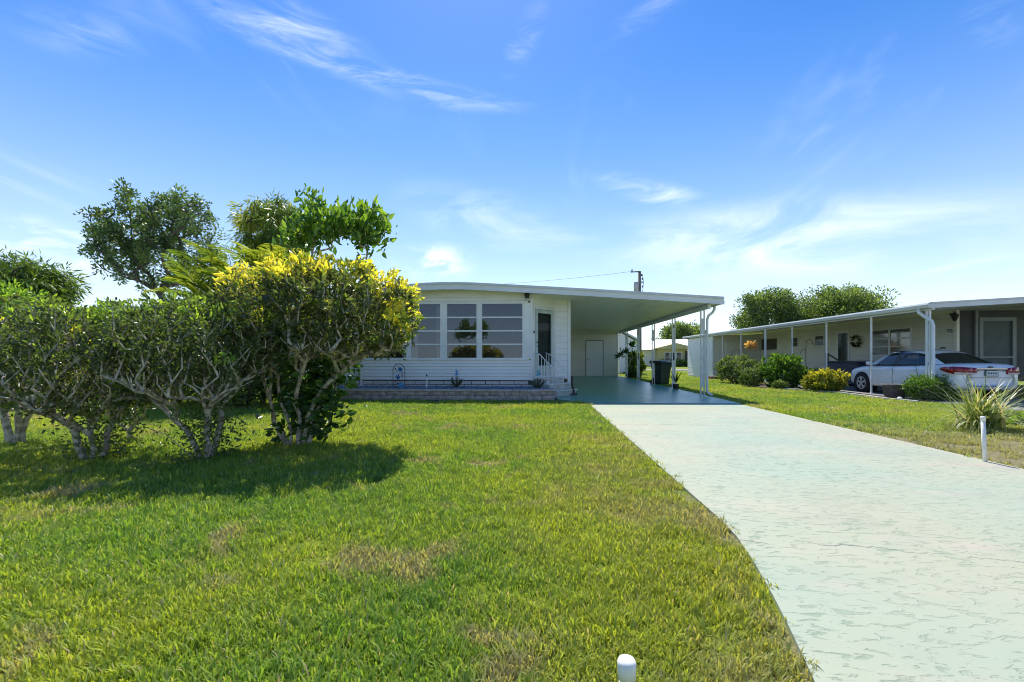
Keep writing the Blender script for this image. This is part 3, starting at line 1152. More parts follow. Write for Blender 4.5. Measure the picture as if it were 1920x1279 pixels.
    MB().tube([(5.60, 14.62, zdn), (5.60, 14.62, zdn - 0.10), (5.55, 14.64, zdn - 0.20), (5.44, 14.68, zdn - 0.30), (5.405, 14.70, zdn - 0.42), (5.40, 14.70, 1.4),
               (5.40, 14.70, 0.20), (5.43, 14.66, 0.12), (5.52, 14.56, 0.06)], 0.040, 10).build('downspout', POSTM, H, smooth=True)
    # ---- back wall of the carport with its store-room door
    zw = roof_top(3.2) - 0.26
    siding(H, (XR + 0.02, YB), (5.20, YB), 0.06, 2.93, 17, CREAM, proud=0.024)
    MB().box(5.14, 5.22, YB - 0.03, YB + 0.06, 0.033, 2.92).build('corner_post', TRIM, H)
    MB().box(XR, 5.2, YB + 0.02, YB + 0.05, 0.0, 3.1).build('wall_panel', CREAM, H)
    dx0, dx1 = at_y(1099, 700, YB).x, at_y(1130, 700, YB).x
    dm = MB().box(dx0, dx1, YB - 0.035, YB - 0.012, 0.06, 2.30)
    sd = dm.build('store_room_door', WHITE, H)
    fr = mat('door_shadow_gap', (0.30, 0.29, 0.26), rough=0.7)
    MB().box(dx0 - 0.05, dx0 - .001, YB - 0.04, YB - 0.012, 0.05, 2.36).build('frame', fr, sd)
    MB().box(dx1 + .001, dx1 + 0.05, YB - 0.04, YB - 0.012, 0.05, 2.36).build('frame', fr, sd)
    MB().box(dx0, dx1, YB - 0.04, YB - 0.012, 2.302, 2.36).build('frame', fr, sd)
    siding(sd, (dx0 + 0.02, YB - 0.037), (dx1 - 0.02, YB - 0.037), 0.10, 2.28, 12, WHITE, proud=0.008, name='door_board')
    MB().lathe([(0.03, 0), (0.03, 0.03), (0.015, 0.05)], 10, (dx0 + 0.08, YB - 0.06, 1.1)).build('knob', BLACK, sd)
    # ---- porch lamp on the corner
    lx, lz = -0.28, 3.14
    lamp = MB().lathe([(0.05, -0.05), (0.06, 0.0), (0.085, 0.10), (0.06, 0.13), (0.02, 0.17)], 14, (lx, YF - 0.13, lz)).build('wall_lamp', BLACK, H)
    MB().lathe([(0.025, -0.09), (0.05, -0.06), (0.05, -0.049)], 14, (lx, YF - 0.13, lz)).build('lamp_globe', mat('lamp_glass', (0.75, 0.74, 0.70), rough=0.2), lamp)
    MB().box(lx - 0.03, lx + 0.03, YF - 0.10, YF - 0.02, lz + 0.06, lz + 0.10).build('bracket', BLACK, lamp)
    return H


def build_steps():
    S = empty('entry_steps', (0.75, 14.55, 0), 'pale concrete entry steps with thin white metal handrails below the angled door', 'steps')
    c0, c1 = Vector((-0.10, YF + 0.03, 0)), Vector((0.62, 15.38, 0))
    dd = (c1 - c0).normalized()
    oo = Vector((dd.y, -dd.x, 0))
    base = S.location

    def pt(s, off, z):
        p = c0 + dd * s + oo * off
        return (p.x - base.x, p.y - base.y, z)
    Lc = (c1 - c0).length
    for (o0, o1, za, zb) in ((0.03, 0.32, 0.42, 0.60), (0.03, 0.55, 0.225, 0.42), (0.03, 0.80, 0.034, 0.225)):
        MB().prism([(0.06, o0), (Lc + 0.1, o0), (Lc + 0.1, o1), (0.06, o1)], za, zb - 0.045, lambda a, b, t: pt(a, b, t)).build('riser', CONC, S)
        MB().prism([(0.02, o0), (Lc + 0.14, o0), (Lc + 0.14, o1 + 0.04), (0.02, o1 + 0.04)], zb - 0.044, zb, lambda a, b, t: pt(a, b, t)).build('tread', mat('pale_tread', (0.66, 0.66, 0.63), rough=0.7), S, bevel=0.008)
    for s in (0.08, 0.62):
        R = MB().tube([pt(s, 0.04, 1.40), pt(s, 0.22, 1.34), pt(s, 0.48, 1.12), pt(s, 0.74, 0.92), pt(s, 0.76, 0.84)], 0.017, 8).build('handrail', TRIM, S, smooth=True)
        for o, z0, z1 in ((0.06, 0.60, 1.39), (0.17, 0.60, 1.35), (0.29, 0.60, 1.27), (0.41, 0.42, 1.17), (0.53, 0.42, 1.07), (0.73, 0.225, 0.92)):
            MB().box(-0.009, 0.009, -0.009, 0.009, z0, z1).build('baluster', TRIM, R).location = pt(s, o, 0)
        MB().tube([pt(s, 0.06, 0.68), pt(s, 0.30, 0.64), pt(s, 0.73, 0.32)], 0.010, 6).build('lower_rail', TRIM, R)


def build_planter():
    rnd = random.Random(8)
    P = empty('planter_wall', (-3, 13.0, 0), 'low two-course retaining wall of rough grey stone blocks along the home front', 'retaining wall')
    bl, bh, dp = 0.435, 0.132, 0.20
    base = Vector((-3, 13.0, 0))
    # irregular rough-faced block, a few variants
    variants = []
    for v in range(4):
        m = MB()
        nx, nz = 5, 3
        ids = {}
        for i in range(nx + 1):
            for j in range(nz + 1):
                e = 0 if (0 < i < nx and 0 < j < nz) else 0.016
                ids[i, j] = len(m.v)
                m.v.append((i * (bl - 0.012) / nx, e + rnd.uniform(-0.010, 0.010), j * (bh - 0.010) / nz))
        for i in range(nx):
            for j in range(nz):
                m.f.append((ids[i, j], ids[i + 1, j], ids[i + 1, j + 1], ids[i, j + 1]))
        k = len(m.v)
        m.box(0.004, bl - 0.016, 0.020, dp, 0.0, bh - 0.010)
        m.quad(m.v[ids[0, nz]], m.v[ids[nx, nz]], (bl - 0.016, 0.03, bh - 0.009), (0.004, 0.03, bh - 0.009))
        variants.append(m.mesh('block', STONE))
    path = [(-7.2, 13.0), (-0.15, 13.0), (0.38, 13.22), (0.60, 13.62), (0.62, 14.0)]
    for row in range(2):
        s = 0.0 if row == 0 else bl * 0.5
        segs, tot = [], 0
        for a, b in zip(path[:-1], path[1:]):
            a, b = Vector(a), Vector(b)
            segs.append((tot, a, b))
            tot += (b - a).length
        while s < tot - 0.3:
            for (t0, a, b) in segs:
                if t0 <= s + 0.1:
                    cur = (t0, a, b)
            t0, a, b = cur
            d = (b - a).normalized()
            p = a + d * (s - t0)
            o = inst(rnd.choice(variants), 'block', P, (p.x - base.x, p.y - base.y + rnd.uniform(-.008, .008) + row * 0.015, 0.015 + row * bh), math.atan2(d.y, d.x) + rnd.uniform(-.015, .015))
            s += bl
    # cap course
    caps = MB().box(0, bl - 0.010, -0.02, dp + 0.02, 0, 0.05).mesh('cap_block', mat('cap_stone', (0.54, 0.49, 0.45), (0.38, 0.345, 0.32), 8, rough=0.9, bump=0.6, bscale=45))
    s = 0.0
    while s < tot - 0.3:
        for (t0, a, b) in segs:
            if t0 <= s + 0.1:
                cur = (t0, a, b)
        t0, a, b = cur
        d = (b - a).normalized()
        p = a + d * (s - t0)
        inst(caps, 'cap_block', P, (p.x - base.x, p.y - base.y + rnd.uniform(-.006, .006), 0.015 + 2 * bh - 0.006), math.atan2(d.y, d.x))
        s += bl
    # soil fill and gravel
    MB().prism([(-7.2, 13.15), (-0.2, 13.15), (0.33, 13.36), (0.44, 13.7), (0.44, YF - 0.05), (-7.2, YF - 0.05)], 0.02, 0.298, lambda a, b, t: (a - base.x, b - base.y, t)).build('soil_fill', SOIL, P)
    rng = np.random.default_rng(2)
    n = 5200
    X, Y = rng.uniform(-7.1, 0.4, n), rng.uniform(13.17, YF - 0.06, n)
    oct_v = np.array([(1, 0, 0), (-1, 0, 0), (0, 1, 0), (0, -1, 0), (0, 0, 1), (0, 0, -1)], float)
    oct_f = np.array([(0, 2, 4), (2, 1, 4), (1, 3, 4), (3, 0, 4), (2, 0, 5), (1, 2, 5), (3, 1, 5), (0, 3, 5)])
    sc = rng.uniform(0.012, 0.028, (n, 1, 1)) * rng.uniform(0.6, 1.2, (n, 1, 3))
    jit = oct_v[None] * sc + rng.normal(size=(n, 6, 3)) * 0.003
    ang = rng.random(n) * 2 * PI
    ca, sa = np.cos(ang)[:, None], np.sin(ang)[:, None]
    jx, jy = jit[..., 0] * ca - jit[..., 1] * sa, jit[..., 0] * sa + jit[..., 1] * ca
    V = np.stack([jx + X[:, None], jy + Y[:, None], jit[..., 2] + 0.306 + rng.random((n, 1)) * 0.02], -1).reshape(-1, 3)
    Fc = (np.arange(n)[:, None, None] * 6 + oct_f[None]).reshape(-1, 3)
    gm = leaf_mat('blue_grey_gravel', ((0.0, (0.10, 0.12, 0.15)), (1.0, (0.34, 0.37, 0.42))), trans=0.0, rough=0.8)
    o = tri_mesh('gravel', V, Fc, gm, np.repeat(rng.random(n), 6))
    tag(o, 'blue grey gravel spread in the raised planter below the windows', 'gravel', kind='stuff')


def build_ornaments():
    z0 = 0.305
    # arched trellis with blue flowers
    p = at_y(748, 705, 13.75)
    T = empty('garden_trellis', (p.x, 13.75, z0), 'arched black wire garden trellis with painted blue metal flowers in the planter', 'trellis')
    w, h = 0.185, 0.74
    pts = [(-w, 0, -0.06), (-w, 0, h - w)]
    for i in range(1, 12):
        a = PI - PI * i / 12
        pts.append((w * math.cos(a), 0, h - w + w * math.sin(a)))
    pts += [(w, 0, h - w), (w, 0, -0.06)]
    MB().tube(pts, 0.011, 6).build('frame', BLACK, T)
    MB().tube([(-0.10, 0.012, -0.02), (0.05, 0.012, 0.15), (-0.08, 0.012, 0.33), (0.06, 0.012, 0.50), (-0.02, 0.012, 0.68)], 0.006, 5).build('stem', BLACK, T)
    blue = mat('blue_enamel', (0.03, 0.20, 0.52), (0.02, 0.12, 0.36), 30, rough=0.35)
    pale = mat('pale_blue_enamel', (0.12, 0.42, 0.78), rough=0.35)
    for j, (x, z, r, m) in enumerate(((0.045, 0.575, 0.088, blue), (-0.025, 0.335, 0.088, blue), (0.075, 0.09, 0.10, pale))):
        f = MB()
        for k in range(6):
            a = k * PI / 3 + 0.2
            c, s = math.cos(a), math.sin(a)
            f.v += [(x, -0.012, z), (x + (0.55 * c - 0.30 * s) * r, -0.022, z + (0.55 * s + 0.30 * c) * r), (x + c * r, -0.010, z + s * r), (x + (0.55 * c + 0.30 * s) * r, -0.022, z + (0.55 * s - 0.30 * c) * r)]
            n = len(f.v)
            f.f.append((n - 4, n - 3, n - 2, n - 1))
        F = f.build('flower', m, T)
        MB().lathe([(0.016, -0.01), (0.016, 0.01)], 8, (x, -0.02, z)).build('flower_centre', BLACK, F)
    for (x, z, a) in ((-0.10, 0.60, 1.2), (0.115, 0.47, 0.4), (0.10, 0.40, -0.5), (-0.11, 0.20, 2.2), (-0.03, 0.14, 0.4), (0.10, 0.345, 0.3), (-0.06, 0.52, 1.9), (-0.10, 0.02, 1.5)):
        c, s = math.cos(a), math.sin(a)
        MB().quad((x - c * .045, -0.005, z - s * .045), (x + s * .02, -0.012, z - c * .02), (x + c * .045, -0.005, z + s * .045), (x - s * .02, -0.012, z + c * .02)).build('leaf', BLACK, T)
    # solar stake light
    p = at_y(800, 705, 13.7)
    L = empty('garden_stake_light', (p.x, 13.7, z0), 'thin white garden stake with a small black cap in the gravel', 'garden light')
    MB().tube([(0, 0, -0.05), (0, 0, 0.36)], 0.019, 10).build('stake', PVC, L)
    MB().lathe([(0.008, 0.36), (0.022, 0.375), (0.026, 0.40), (0.014, 0.425)], 12).build('cap', BLACK, L)
    # spiky plants with blue glass flowers
    rng = np.random.default_rng(4)
    lm = leaf_mat('grey_green_spike', ((0, (0.07, 0.10, 0.075)), (1, (0.17, 0.20, 0.15))), trans=0.15)
    cyan = mat('cyan_enamel', (0.10, 0.42, 0.60), rough=0.3)
    for i, (px, lab, m) in enumerate(((855, 'grey green spiky plant with a bright blue metal flower under the wide window', pale), (1008, 'grey green spiky plant with a cyan flower beside the entry steps', cyan))):
        yy = 13.78 if i == 0 else 13.66
        p = at_y(px, 705, yy)
        S = empty('spiky_plant', (p.x, yy, z0), lab, 'plant', 'spiky plants with metal flowers')
        n = 34
        D = unit(rng.normal(size=(n, 3)) * np.array([0.55, 0.5, 0.2]) + np.array([0, 0, 1.0]))
        Ln = rng.uniform(0.22, 0.46, n)
        V, Fc, Tn = leaf_geo(np.zeros((n, 3)) + rng.normal(size=(n, 3)) * 0.012, D, Ln, Ln * 0.09, rng.random(n), rng)
        tri_mesh('leaf_blades', V, Fc, lm, Tn, S)
        MB().tube([(0, 0, 0), (0.01, 0, 0.3), (0.02, -0.01, 0.52)], 0.006, 5).build('flower_stem', BLACK, S)
        f = MB()
        for (fx, fz) in ((0.02, 0.53), (0.045, 0.45), (0.0, 0.42)):
            for k in range(5):
                a = k * 2 * PI / 5 + fx * 30
                c, s = math.cos(a), math.sin(a)
                r = 0.055
                f.quad((fx, -0.02, fz), (fx + (c * .6 - s * .3) * r, -0.035, fz + (s * .6 + c * .3) * r), (fx + c * r, -0.02, fz + s * r), (fx + (c * .6 + s * .3) * r, -0.035, fz + (s * .6 - c * .3) * r))
        f.build('flower', m, S)
    # dark umbrella-like stand by the steps
    p = on_ground(1063, 735)
    B = empty('boot_scraper', (1.22, 14.75, 0.034), 'small dark blue foot scraper standing beside the entry steps', 'scraper')
    MB().tube([(-0.05, 0, 0.30), (-0.06, 0, 0.62)], [0.04, 0.03], 8).build('upright', BLACK, B)
    MB().tube([(-0.05, 0, 0.30), (0.02, 0, 0.05)], [0.03, 0.035], 8).build('brace', BLACK, B)
    MB().box(-0.12, 0.10, -0.08, 0.08, 0.0, 0.05).build('base', BLACK, B)


build_home()
build_steps()
build_planter()
build_ornaments()

# ================================================================ HEDGE SHRUBS AND TREES ON THE LEFT
CROTON = leaf_mat('croton_leaf', ((0.0, (0.085, 0.092, 0.050)), (0.35, (0.125, 0.180, 0.048)), (0.62, (0.20, 0.32, 0.04)), (0.80, (0.66, 0.66, 0.08)), (1.0, (0.85, 0.70, 0.11))), trans=0.46, rough=0.34, spec=0.6)
HEDGE = leaf_mat('hedge_leaf', ((0.0, (0.070, 0.088, 0.044)), (0.45, (0.115, 0.180, 0.050)), (0.75, (0.19, 0.31, 0.055)), (1.0, (0.40, 0.58, 0.075))), trans=0.44, rough=0.33, spec=0.6)
BROAD = leaf_mat('broad_leaf', ((0.0, (0.030, 0.075, 0.021)), (0.5, (0.083, 0.188, 0.030)), (1.0, (0.300, 0.465, 0.053))), trans=0.42, rough=0.32)
TREEM = leaf_mat('tree_leaf', ((0.0, (0.042, 0.076, 0.030)), (0.6, (0.104, 0.180, 0.053)), (1.0, (0.228, 0.323, 0.076))), trans=0.34, rough=0.4)
OAKM = leaf_mat('oak_leaf', ((0.0, (0.05, 0.085, 0.03)), (0.6, (0.14, 0.22, 0.065)), (1.0, (0.32, 0.42, 0.13))), trans=0.36, rough=0.4)
PALMM = leaf_mat('palm_leaf', ((0.0, (0.045, 0.098, 0.021)), (0.6, (0.135, 0.225, 0.033)), (1.0, (0.450, 0.450, 0.068))), trans=0.42, rough=0.35)


def local(V, base):
    return V - np.array(base)


def plant(name, label, cat, base, wood=None, leaves=None, bark=None, leafm=None, group=None, crown='crown', trunk='trunk'):
    E_ = empty(name, base, label, cat, group)
    if wood is not None:
        V, Fc = wood
        o = tri_mesh(trunk, local(V, base), Fc, bark or BARK, None, E_)
        o.data.polygons.foreach_set('use_smooth', [True] * len(o.data.polygons))
    if leaves is not None:
        V, Fc, T = leaves
        tri_mesh(crown, local(V, base), Fc, leafm, T, E_)
    return E_


def stem(base, pts, jit, rng):
    out = [base]
    last = np.array(base, float)
    for p in pts:
        p = np.array(p, float)
        n = max(2, int(np.linalg.norm(p - last) / 0.16))
        for k in range(1, n + 1):
            q = last + (p - last) * k / n
            out.append(q + (rng.normal(size=3) * jit if k < n else 0))
        last = p
    return [np.array(q, float) for q in out]


def hedge_shrub(seed, name, label, base, crown_c, crown_r, stems, n_tips, per, leaf, lm, tint_fn, group, power=2.8, shell=0.5, zmin=None, extra=None, r_tip=0.0042, zpow=0.42, wob=0.045, bare=None):
    rng = np.random.default_rng(seed)
    tg = blob_points(rng, n_tips, crown_c, crown_r, shell, power, zmin)
    st = [stem(np.array(s[0]), s[1:], 0.02, rng) for s in stems]
    nb = 0
    if bare is not None:                       # leafless twigs below the crown
        bt = blob_points(rng, bare[0], bare[1], bare[2], 0.35, 2.4)
        nb = len(bt)
        tg = np.concatenate([bt, tg])
    order = np.argsort(np.linalg.norm(tg - np.mean([q[0] for q in st], 0), axis=1))
    arr, par, tips = grow(rng, st, tg, wob, 0.13, 0.05, 0.75)
    wood = branch_mesh(arr, par, tips, r_tip, zpow, 6, 0.10)
    tips = np.array([t for t, o_ in zip(tips, order) if o_ >= nb])
    tp = arr[np.array(tips)]
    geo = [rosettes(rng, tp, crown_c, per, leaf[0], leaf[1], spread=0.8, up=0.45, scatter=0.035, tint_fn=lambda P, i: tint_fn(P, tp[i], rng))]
    # leaves further down the twigs
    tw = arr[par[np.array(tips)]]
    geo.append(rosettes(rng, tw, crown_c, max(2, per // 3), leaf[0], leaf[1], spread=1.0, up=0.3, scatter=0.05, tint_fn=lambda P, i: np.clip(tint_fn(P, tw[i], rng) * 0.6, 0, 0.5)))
    if extra is not None:
        geo += extra(rng)
    return plant(name, label, 'shrub', tuple(base), wood, merge_geo(geo), BARK, lm, group)


def G2(px, py):
    p = on_ground(px, py)
    return np.array([p.x, p.y, 0.0])


def build_hedge():
    grp = 'trimmed shrubs in a row on the lawn'
    # --- croton, nearest the home
    b = G2(556, 836)
    cc = b + np.array([0.38, -0.02, 1.88])
    cr = np.array([1.33, 1.16, 0.72])

    def tint_c(P, tip, rng):
        rel = (tip - cc) / cr
        top = rel[:, 2] + 0.35 * np.sin(3.1 * tip[:, 0] + 1.3 * tip[:, 1]) * 0.4
        t = 0.05 + 0.40 * rng.random(len(P)) ** 1.3
        ye = (top > 0.48) & (rng.random(len(P)) < 0.92)
        side = (rel[:, 0] > 0.72) & (np.sin(9 * tip[:, 2] + 5 * tip[:, 1]) > 0.1)
        spot = (np.sin(7.3 * tip[:, 0] + 2.0) * np.sin(6.1 * tip[:, 2]) * np.sin(5.2 * tip[:, 1] + 1) > 0.5)
        t = np.where(ye | side, 0.72 + 0.28 * rng.random(len(P)), t)
        return np.where(spot & ~ye, 0.50 + 0.4 * rng.random(len(P)), t)
    k = b
    stems = [[k + np.array([-.14, -.02, 0]), k + np.array([-.30, -.02, .30]), k + np.array([-.36, -.04, .62]), k + np.array([-.30, -.1, .95]), k + np.array([-.42, -.15, 1.3])],
             [k + np.array([.16, .05, 0]), k + np.array([.24, .08, .4]), k + np.array([.34, .10, .75]), k + np.array([.62, .1, 1.1]), k + np.array([.95, .1, 1.3])],
             [k + np.array([-.10, 0, 0]), k + np.array([-.34, 0, .34]), k + np.array([-.44, .02, .75]), k + np.array([-.52, .05, 1.15]), k + np.array([-.75, 0, 1.55])],
             [k + np.array([-.06, -.03, 0]), k + np.array([-.12, -.05, .45]), k + np.array([-.22, -.08, .85]), k + np.array([-.15, -.20, 1.30])],
             [k + np.array([.02, .05, 0]), k + np.array([.02, .10, .5]), k + np.array([-.05, .25, 1.0]), k + np.array([.05, .4, 1.45])],
             [k + np.array([.08, 0, 0]), k + np.array([.20, -.05, .45]), k + np.array([.42, -.10, .80]), k + np.array([.80, -.12, 1.12]), k + np.array([1.15, -.15, 1.34])],
             [k + np.array([.12, .04, 0]), k + np.array([.28, .10, .55]), k + np.array([.50, .12, .95]), k + np.array([.85, .25, 1.30])],
             [k + np.array([.05, -.05, 0]), k + np.array([.06, -.15, .6]), k + np.array([.22, -.30, 1.0]), k + np.array([.42, -.45, 1.35])]]
    hedge_shrub(11, 'croton_shrub', 'large domed croton shrub with bright yellow top leaves and pale bare stems', b, cc, cr, stems, 760, 16, (0.074, 0.029), CROTON, tint_c, grp, power=2.5, shell=0.42, zmin=1.38, r_tip=0.0050, zpow=0.33, wob=0.028,
                bare=(420, cc + np.array([0.02, -0.08, -0.46]), np.array([1.18, 0.98, 0.20])))

    # --- middle shrub
    b2 = G2(384, 862)
    c2 = b2 + np.array([-0.15, 0.15, 1.46])
    r2 = np.array([0.98, 1.0, 0.50])

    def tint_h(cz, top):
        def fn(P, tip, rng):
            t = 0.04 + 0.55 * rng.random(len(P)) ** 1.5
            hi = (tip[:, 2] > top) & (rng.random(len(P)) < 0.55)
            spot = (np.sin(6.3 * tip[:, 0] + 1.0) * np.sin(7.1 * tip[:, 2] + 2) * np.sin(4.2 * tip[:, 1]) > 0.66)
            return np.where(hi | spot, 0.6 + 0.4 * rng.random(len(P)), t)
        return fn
    k = b2
    A = np.array
    stems = [[k + A([-.05, 0, 0]), k + A([-.22, 0, .35]), k + A([-.50, -.02, .62]), k + A([-.85, .02, .92]), k + A([-1.1, .05, 1.3])],
             [k + A([0, 0, 0]), k + A([.03, .02, .45]), k + A([.0, 0, .85]), k + A([-.08, -.05, 1.3])],
             [k + A([.06, .02, 0]), k + A([.18, .05, .5]), k + A([.10, .10, .85]), k + A([.22, .2, 1.3])],
             [k + A([.05, -.04, 0]), k + A([.12, -.10, .55]), k + A([.35, -.15, .95]), k + A([.55, -.1, 1.3])],
             [k + A([-.08, -.05, 0]), k + A([-.42, -.1, .33]), k + A([-.62, -.12, .40])]]

    def base_leaves(b_, n, rad, zmax, L=0.07):
        def fn(rng):
            P = np.array(b_) + rng.normal(size=(n, 3)) * np.array([rad, rad, 0])
            P[:, 2] = rng.random(n) * zmax
            D = unit(rng.normal(size=(n, 3)) + np.array([0, 0, .3]))
            ln = L * rng.uniform(0.6, 1.2, n)
            return [leaf_geo(P, D, ln, ln * 0.42, 0.1 + 0.45 * rng.random(n), rng)]
        return fn
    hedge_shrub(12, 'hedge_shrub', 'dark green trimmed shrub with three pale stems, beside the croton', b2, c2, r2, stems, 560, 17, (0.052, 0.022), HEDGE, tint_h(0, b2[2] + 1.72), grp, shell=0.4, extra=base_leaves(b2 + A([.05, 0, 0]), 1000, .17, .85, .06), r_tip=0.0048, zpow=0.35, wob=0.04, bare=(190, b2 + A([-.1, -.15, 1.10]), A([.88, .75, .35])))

    # --- left shrub
    b3 = G2(168, 864)
    c3 = b3 + np.array([-0.25, 0.28, 1.27])
    r3 = np.array([1.18, 1.08, 0.70])
    k = b3
    stems = [[k + A([-.06, 0, 0]), k + A([-.20, 0, .40]), k + A([-.60, .0, .62]), k + A([-1.0, .02, .80]), k + A([-1.3, .1, 1.1])],
             [k + A([.03, 0, 0]), k + A([.05, .05, .5]), k + A([.02, .1, 1.0]), k + A([-.1, .1, 1.5])],
             [k + A([.10, .03, 0]), k + A([.22, .1, .5]), k + A([.42, .2, .9]), k + A([.62, .3, 1.4])],
             [k + A([-.02, .06, 0]), k + A([-.25, .2, .6]), k + A([-.55, .35, 1.1])]]
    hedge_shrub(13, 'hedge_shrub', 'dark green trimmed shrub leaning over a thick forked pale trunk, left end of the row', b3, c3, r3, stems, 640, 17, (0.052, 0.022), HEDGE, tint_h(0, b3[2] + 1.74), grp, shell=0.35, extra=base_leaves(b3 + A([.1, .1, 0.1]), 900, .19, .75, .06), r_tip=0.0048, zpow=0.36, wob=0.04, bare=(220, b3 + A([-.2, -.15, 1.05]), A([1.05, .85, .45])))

    # --- shrub entering at the frame's edge, grey and thin leaved
    b4 = np.array([-7.4, 6.1, 0.0])
    c4 = b4 + A([0.15, 0, 1.45])
    k = b4
    stems = [[k, k + A([.1, 0, .6]), k + A([.45, -.1, 1.05]), k + A([.8, -.15, 1.45])], [k + A([-.1, 0, 0]), k + A([-.2, 0, .8]), k + A([-.1, 0, 1.4])], [k + A([.05, .05, 0]), k + A([.2, .1, .7]), k + A([.2, .1, 1.5])]]

    def tint_d(P, tip, rng):
        sp = np.sin(5 * tip[:, 0]) * np.sin(4.4 * tip[:, 2] + 1) > 0.35
        return np.where(sp, 0.72 + 0.28 * rng.random(len(P)), 0.05 + 0.5 * rng.random(len(P)))
    hedge_shrub(14, 'croton_shrub', 'twiggy grey shrub with scattered yellow leaves at the frame edge', b4, c4, A([1.15, 1.0, 0.62]), stems, 330, 9, (0.085, 0.032), CROTON, tint_d, grp, shell=0.3, r_tip=0.006)

    # --- small sapling behind the left shrub
    b5 = G2(238, 825)
    stems = [[b5, b5 + A([.05, 0, .3]), b5 + A([.15, 0, .62]), b5 + A([.12, 0, .9])], [b5 + A([.05, 0, .02]), b5 + A([.12, .02, .25]), b5 + A([.3, .02, .5])]]
    hedge_shrub(15, 'sapling', 'thin low sapling with pale forked stems between the two dark shrubs', b5, b5 + A([0, 0, .85]), A([.45, .4, .55]), stems, 60, 8, (0.06, 0.026), HEDGE, tint_h(0, 9), None, r_tip=0.006)

    # --- broad-leaved shrub growing up through the croton
    rng = np.random.default_rng(16)
    b6 = G2(602, 826)
    tips = []
    c_list = []
    for (px, py, dpt, rr, n) in ((585, 420, 0.15, (.26, .26, .46), 52), (630, 432, 0.05, (.20, .2, .34), 34), (688, 430, 0.3, (.30, .28, .42), 62), (556, 452, .2, (.2, .2, .26), 22)):
        c = at_y(px, py, b6[1] + dpt)
        c_list.append(np.array(c))
        tips.append(blob_points(rng, n, np.array(c), np.array(rr), 0.25, 2.0))
    tips = np.concatenate(tips)
    st = [stem(b6, [b6 + A([-.05, .05, .8]), b6 + A([-.05, .1, 1.7]), c_list[0] - A([0, 0, .45])], .015, rng),
          stem(b6 + A([.06, 0, 0]), [b6 + A([.2, .1, .9]), b6 + A([.35, .2, 1.8]), c_list[2] - A([0, 0, .4])], .015, rng)]
    arr, par, tp = grow(rng, st, tips, .02, .2)
    wood = branch_mesh(arr, par, tp, .0045, .30, 5, .022)
    tpos = arr[np.array(tp)]
    up = rosettes(rng, tpos, b6 + A([0, 0, 2.2]), 9, .115, .050, spread=.85, up=.8, scatter=.07, tint_fn=lambda P, i: np.clip(.35 + .5 * rng.random(len(P)) + .25 * (P[:, 2] - 3.1), 0, 1))
    n = 820
    P = b6 + A([.0, -.30, 0]) + rng.normal(size=(n, 3)) * A([.25, .16, 0])
    P[:, 2] = .12 + 1.1 * rng.random(n)
    P[:, 0] += .22 * (P[:, 2] - .4)
    D = unit(rng.normal(size=(n, 3)) * A([1, 1, .6]) + A([0, -.3, -.1]))
    ln = rng.uniform(.09, .17, n)
    low = leaf_geo(P, D, ln, ln * .55, .45 * rng.random(n), rng)
    plant('broadleaf_shrub', 'tall glossy broad-leaved shrub rising through and above the croton', 'shrub', tuple(b6), wood, merge_geo([up, low]), BARK, BROAD)


def big_tree(seed, name, label, base, height, crown_c, crown_r, n_cl, per_cl, leaf, lm, cl_r=0.5, bark=None, lean=(0, 0), trunk_r=0.2, shell=0.35, power=2.0, group=None, split=0.45, tint_bias=0.0, droop=0.0, stretch_z=1.0):
    """tree from clumps of leaves on a branch skeleton"""
    rng = np.random.default_rng(seed)
    base = np.array(base, float)
    cc, cr = np.array(crown_c, float), np.array(crown_r, float)
    tg = blob_points(rng, n_cl, cc, cr, shell, power)
    top = base + np.array([lean[0], lean[1], height * split])
    st = [stem(base, [base + (top - base) * 0.5 + rng.normal(size=3) * 0.08, top], 0.03, rng)]
    arr, par, tips = grow(rng, st, tg, 0.10, 0.5, 0.3)
    wood = branch_mesh(arr, par, tips, 0.018, 0.45, 6, trunk_r)
    tp = arr[np.array(tips)]
    P = np.repeat(tp, per_cl, 0)
    off = rng.normal(size=P.shape)
    off = off / np.linalg.norm(off, axis=1, keepdims=True) * (rng.random((len(P), 1)) ** 0.5) * cl_r * rng.uniform(0.6, 1.3, (len(tp), 1)).repeat(per_cl, 0)
    off[:, 2] *= stretch_z
    P = P + off
    D = unit(off + rng.normal(size=P.shape) * 0.35 * cl_r + np.array([0, 0, 0.2 - droop]) * cl_r)
    ln = leaf[0] * rng.uniform(0.6, 1.35, len(P))
    t = np.clip(np.repeat(rng.random(len(tp)), per_cl) * 0.65 + rng.random(len(P)) * 0.35 + tint_bias, 0, 1)
    roll = rng.normal(size=P.shape)
    geo = leaf_geo(P, D, ln, ln * leaf[1] / leaf[0], t, rng, rich=False, roll=roll)
    return plant(name, label, 'tree', tuple(base), wood, geo, bark or BARKD, lm, group)


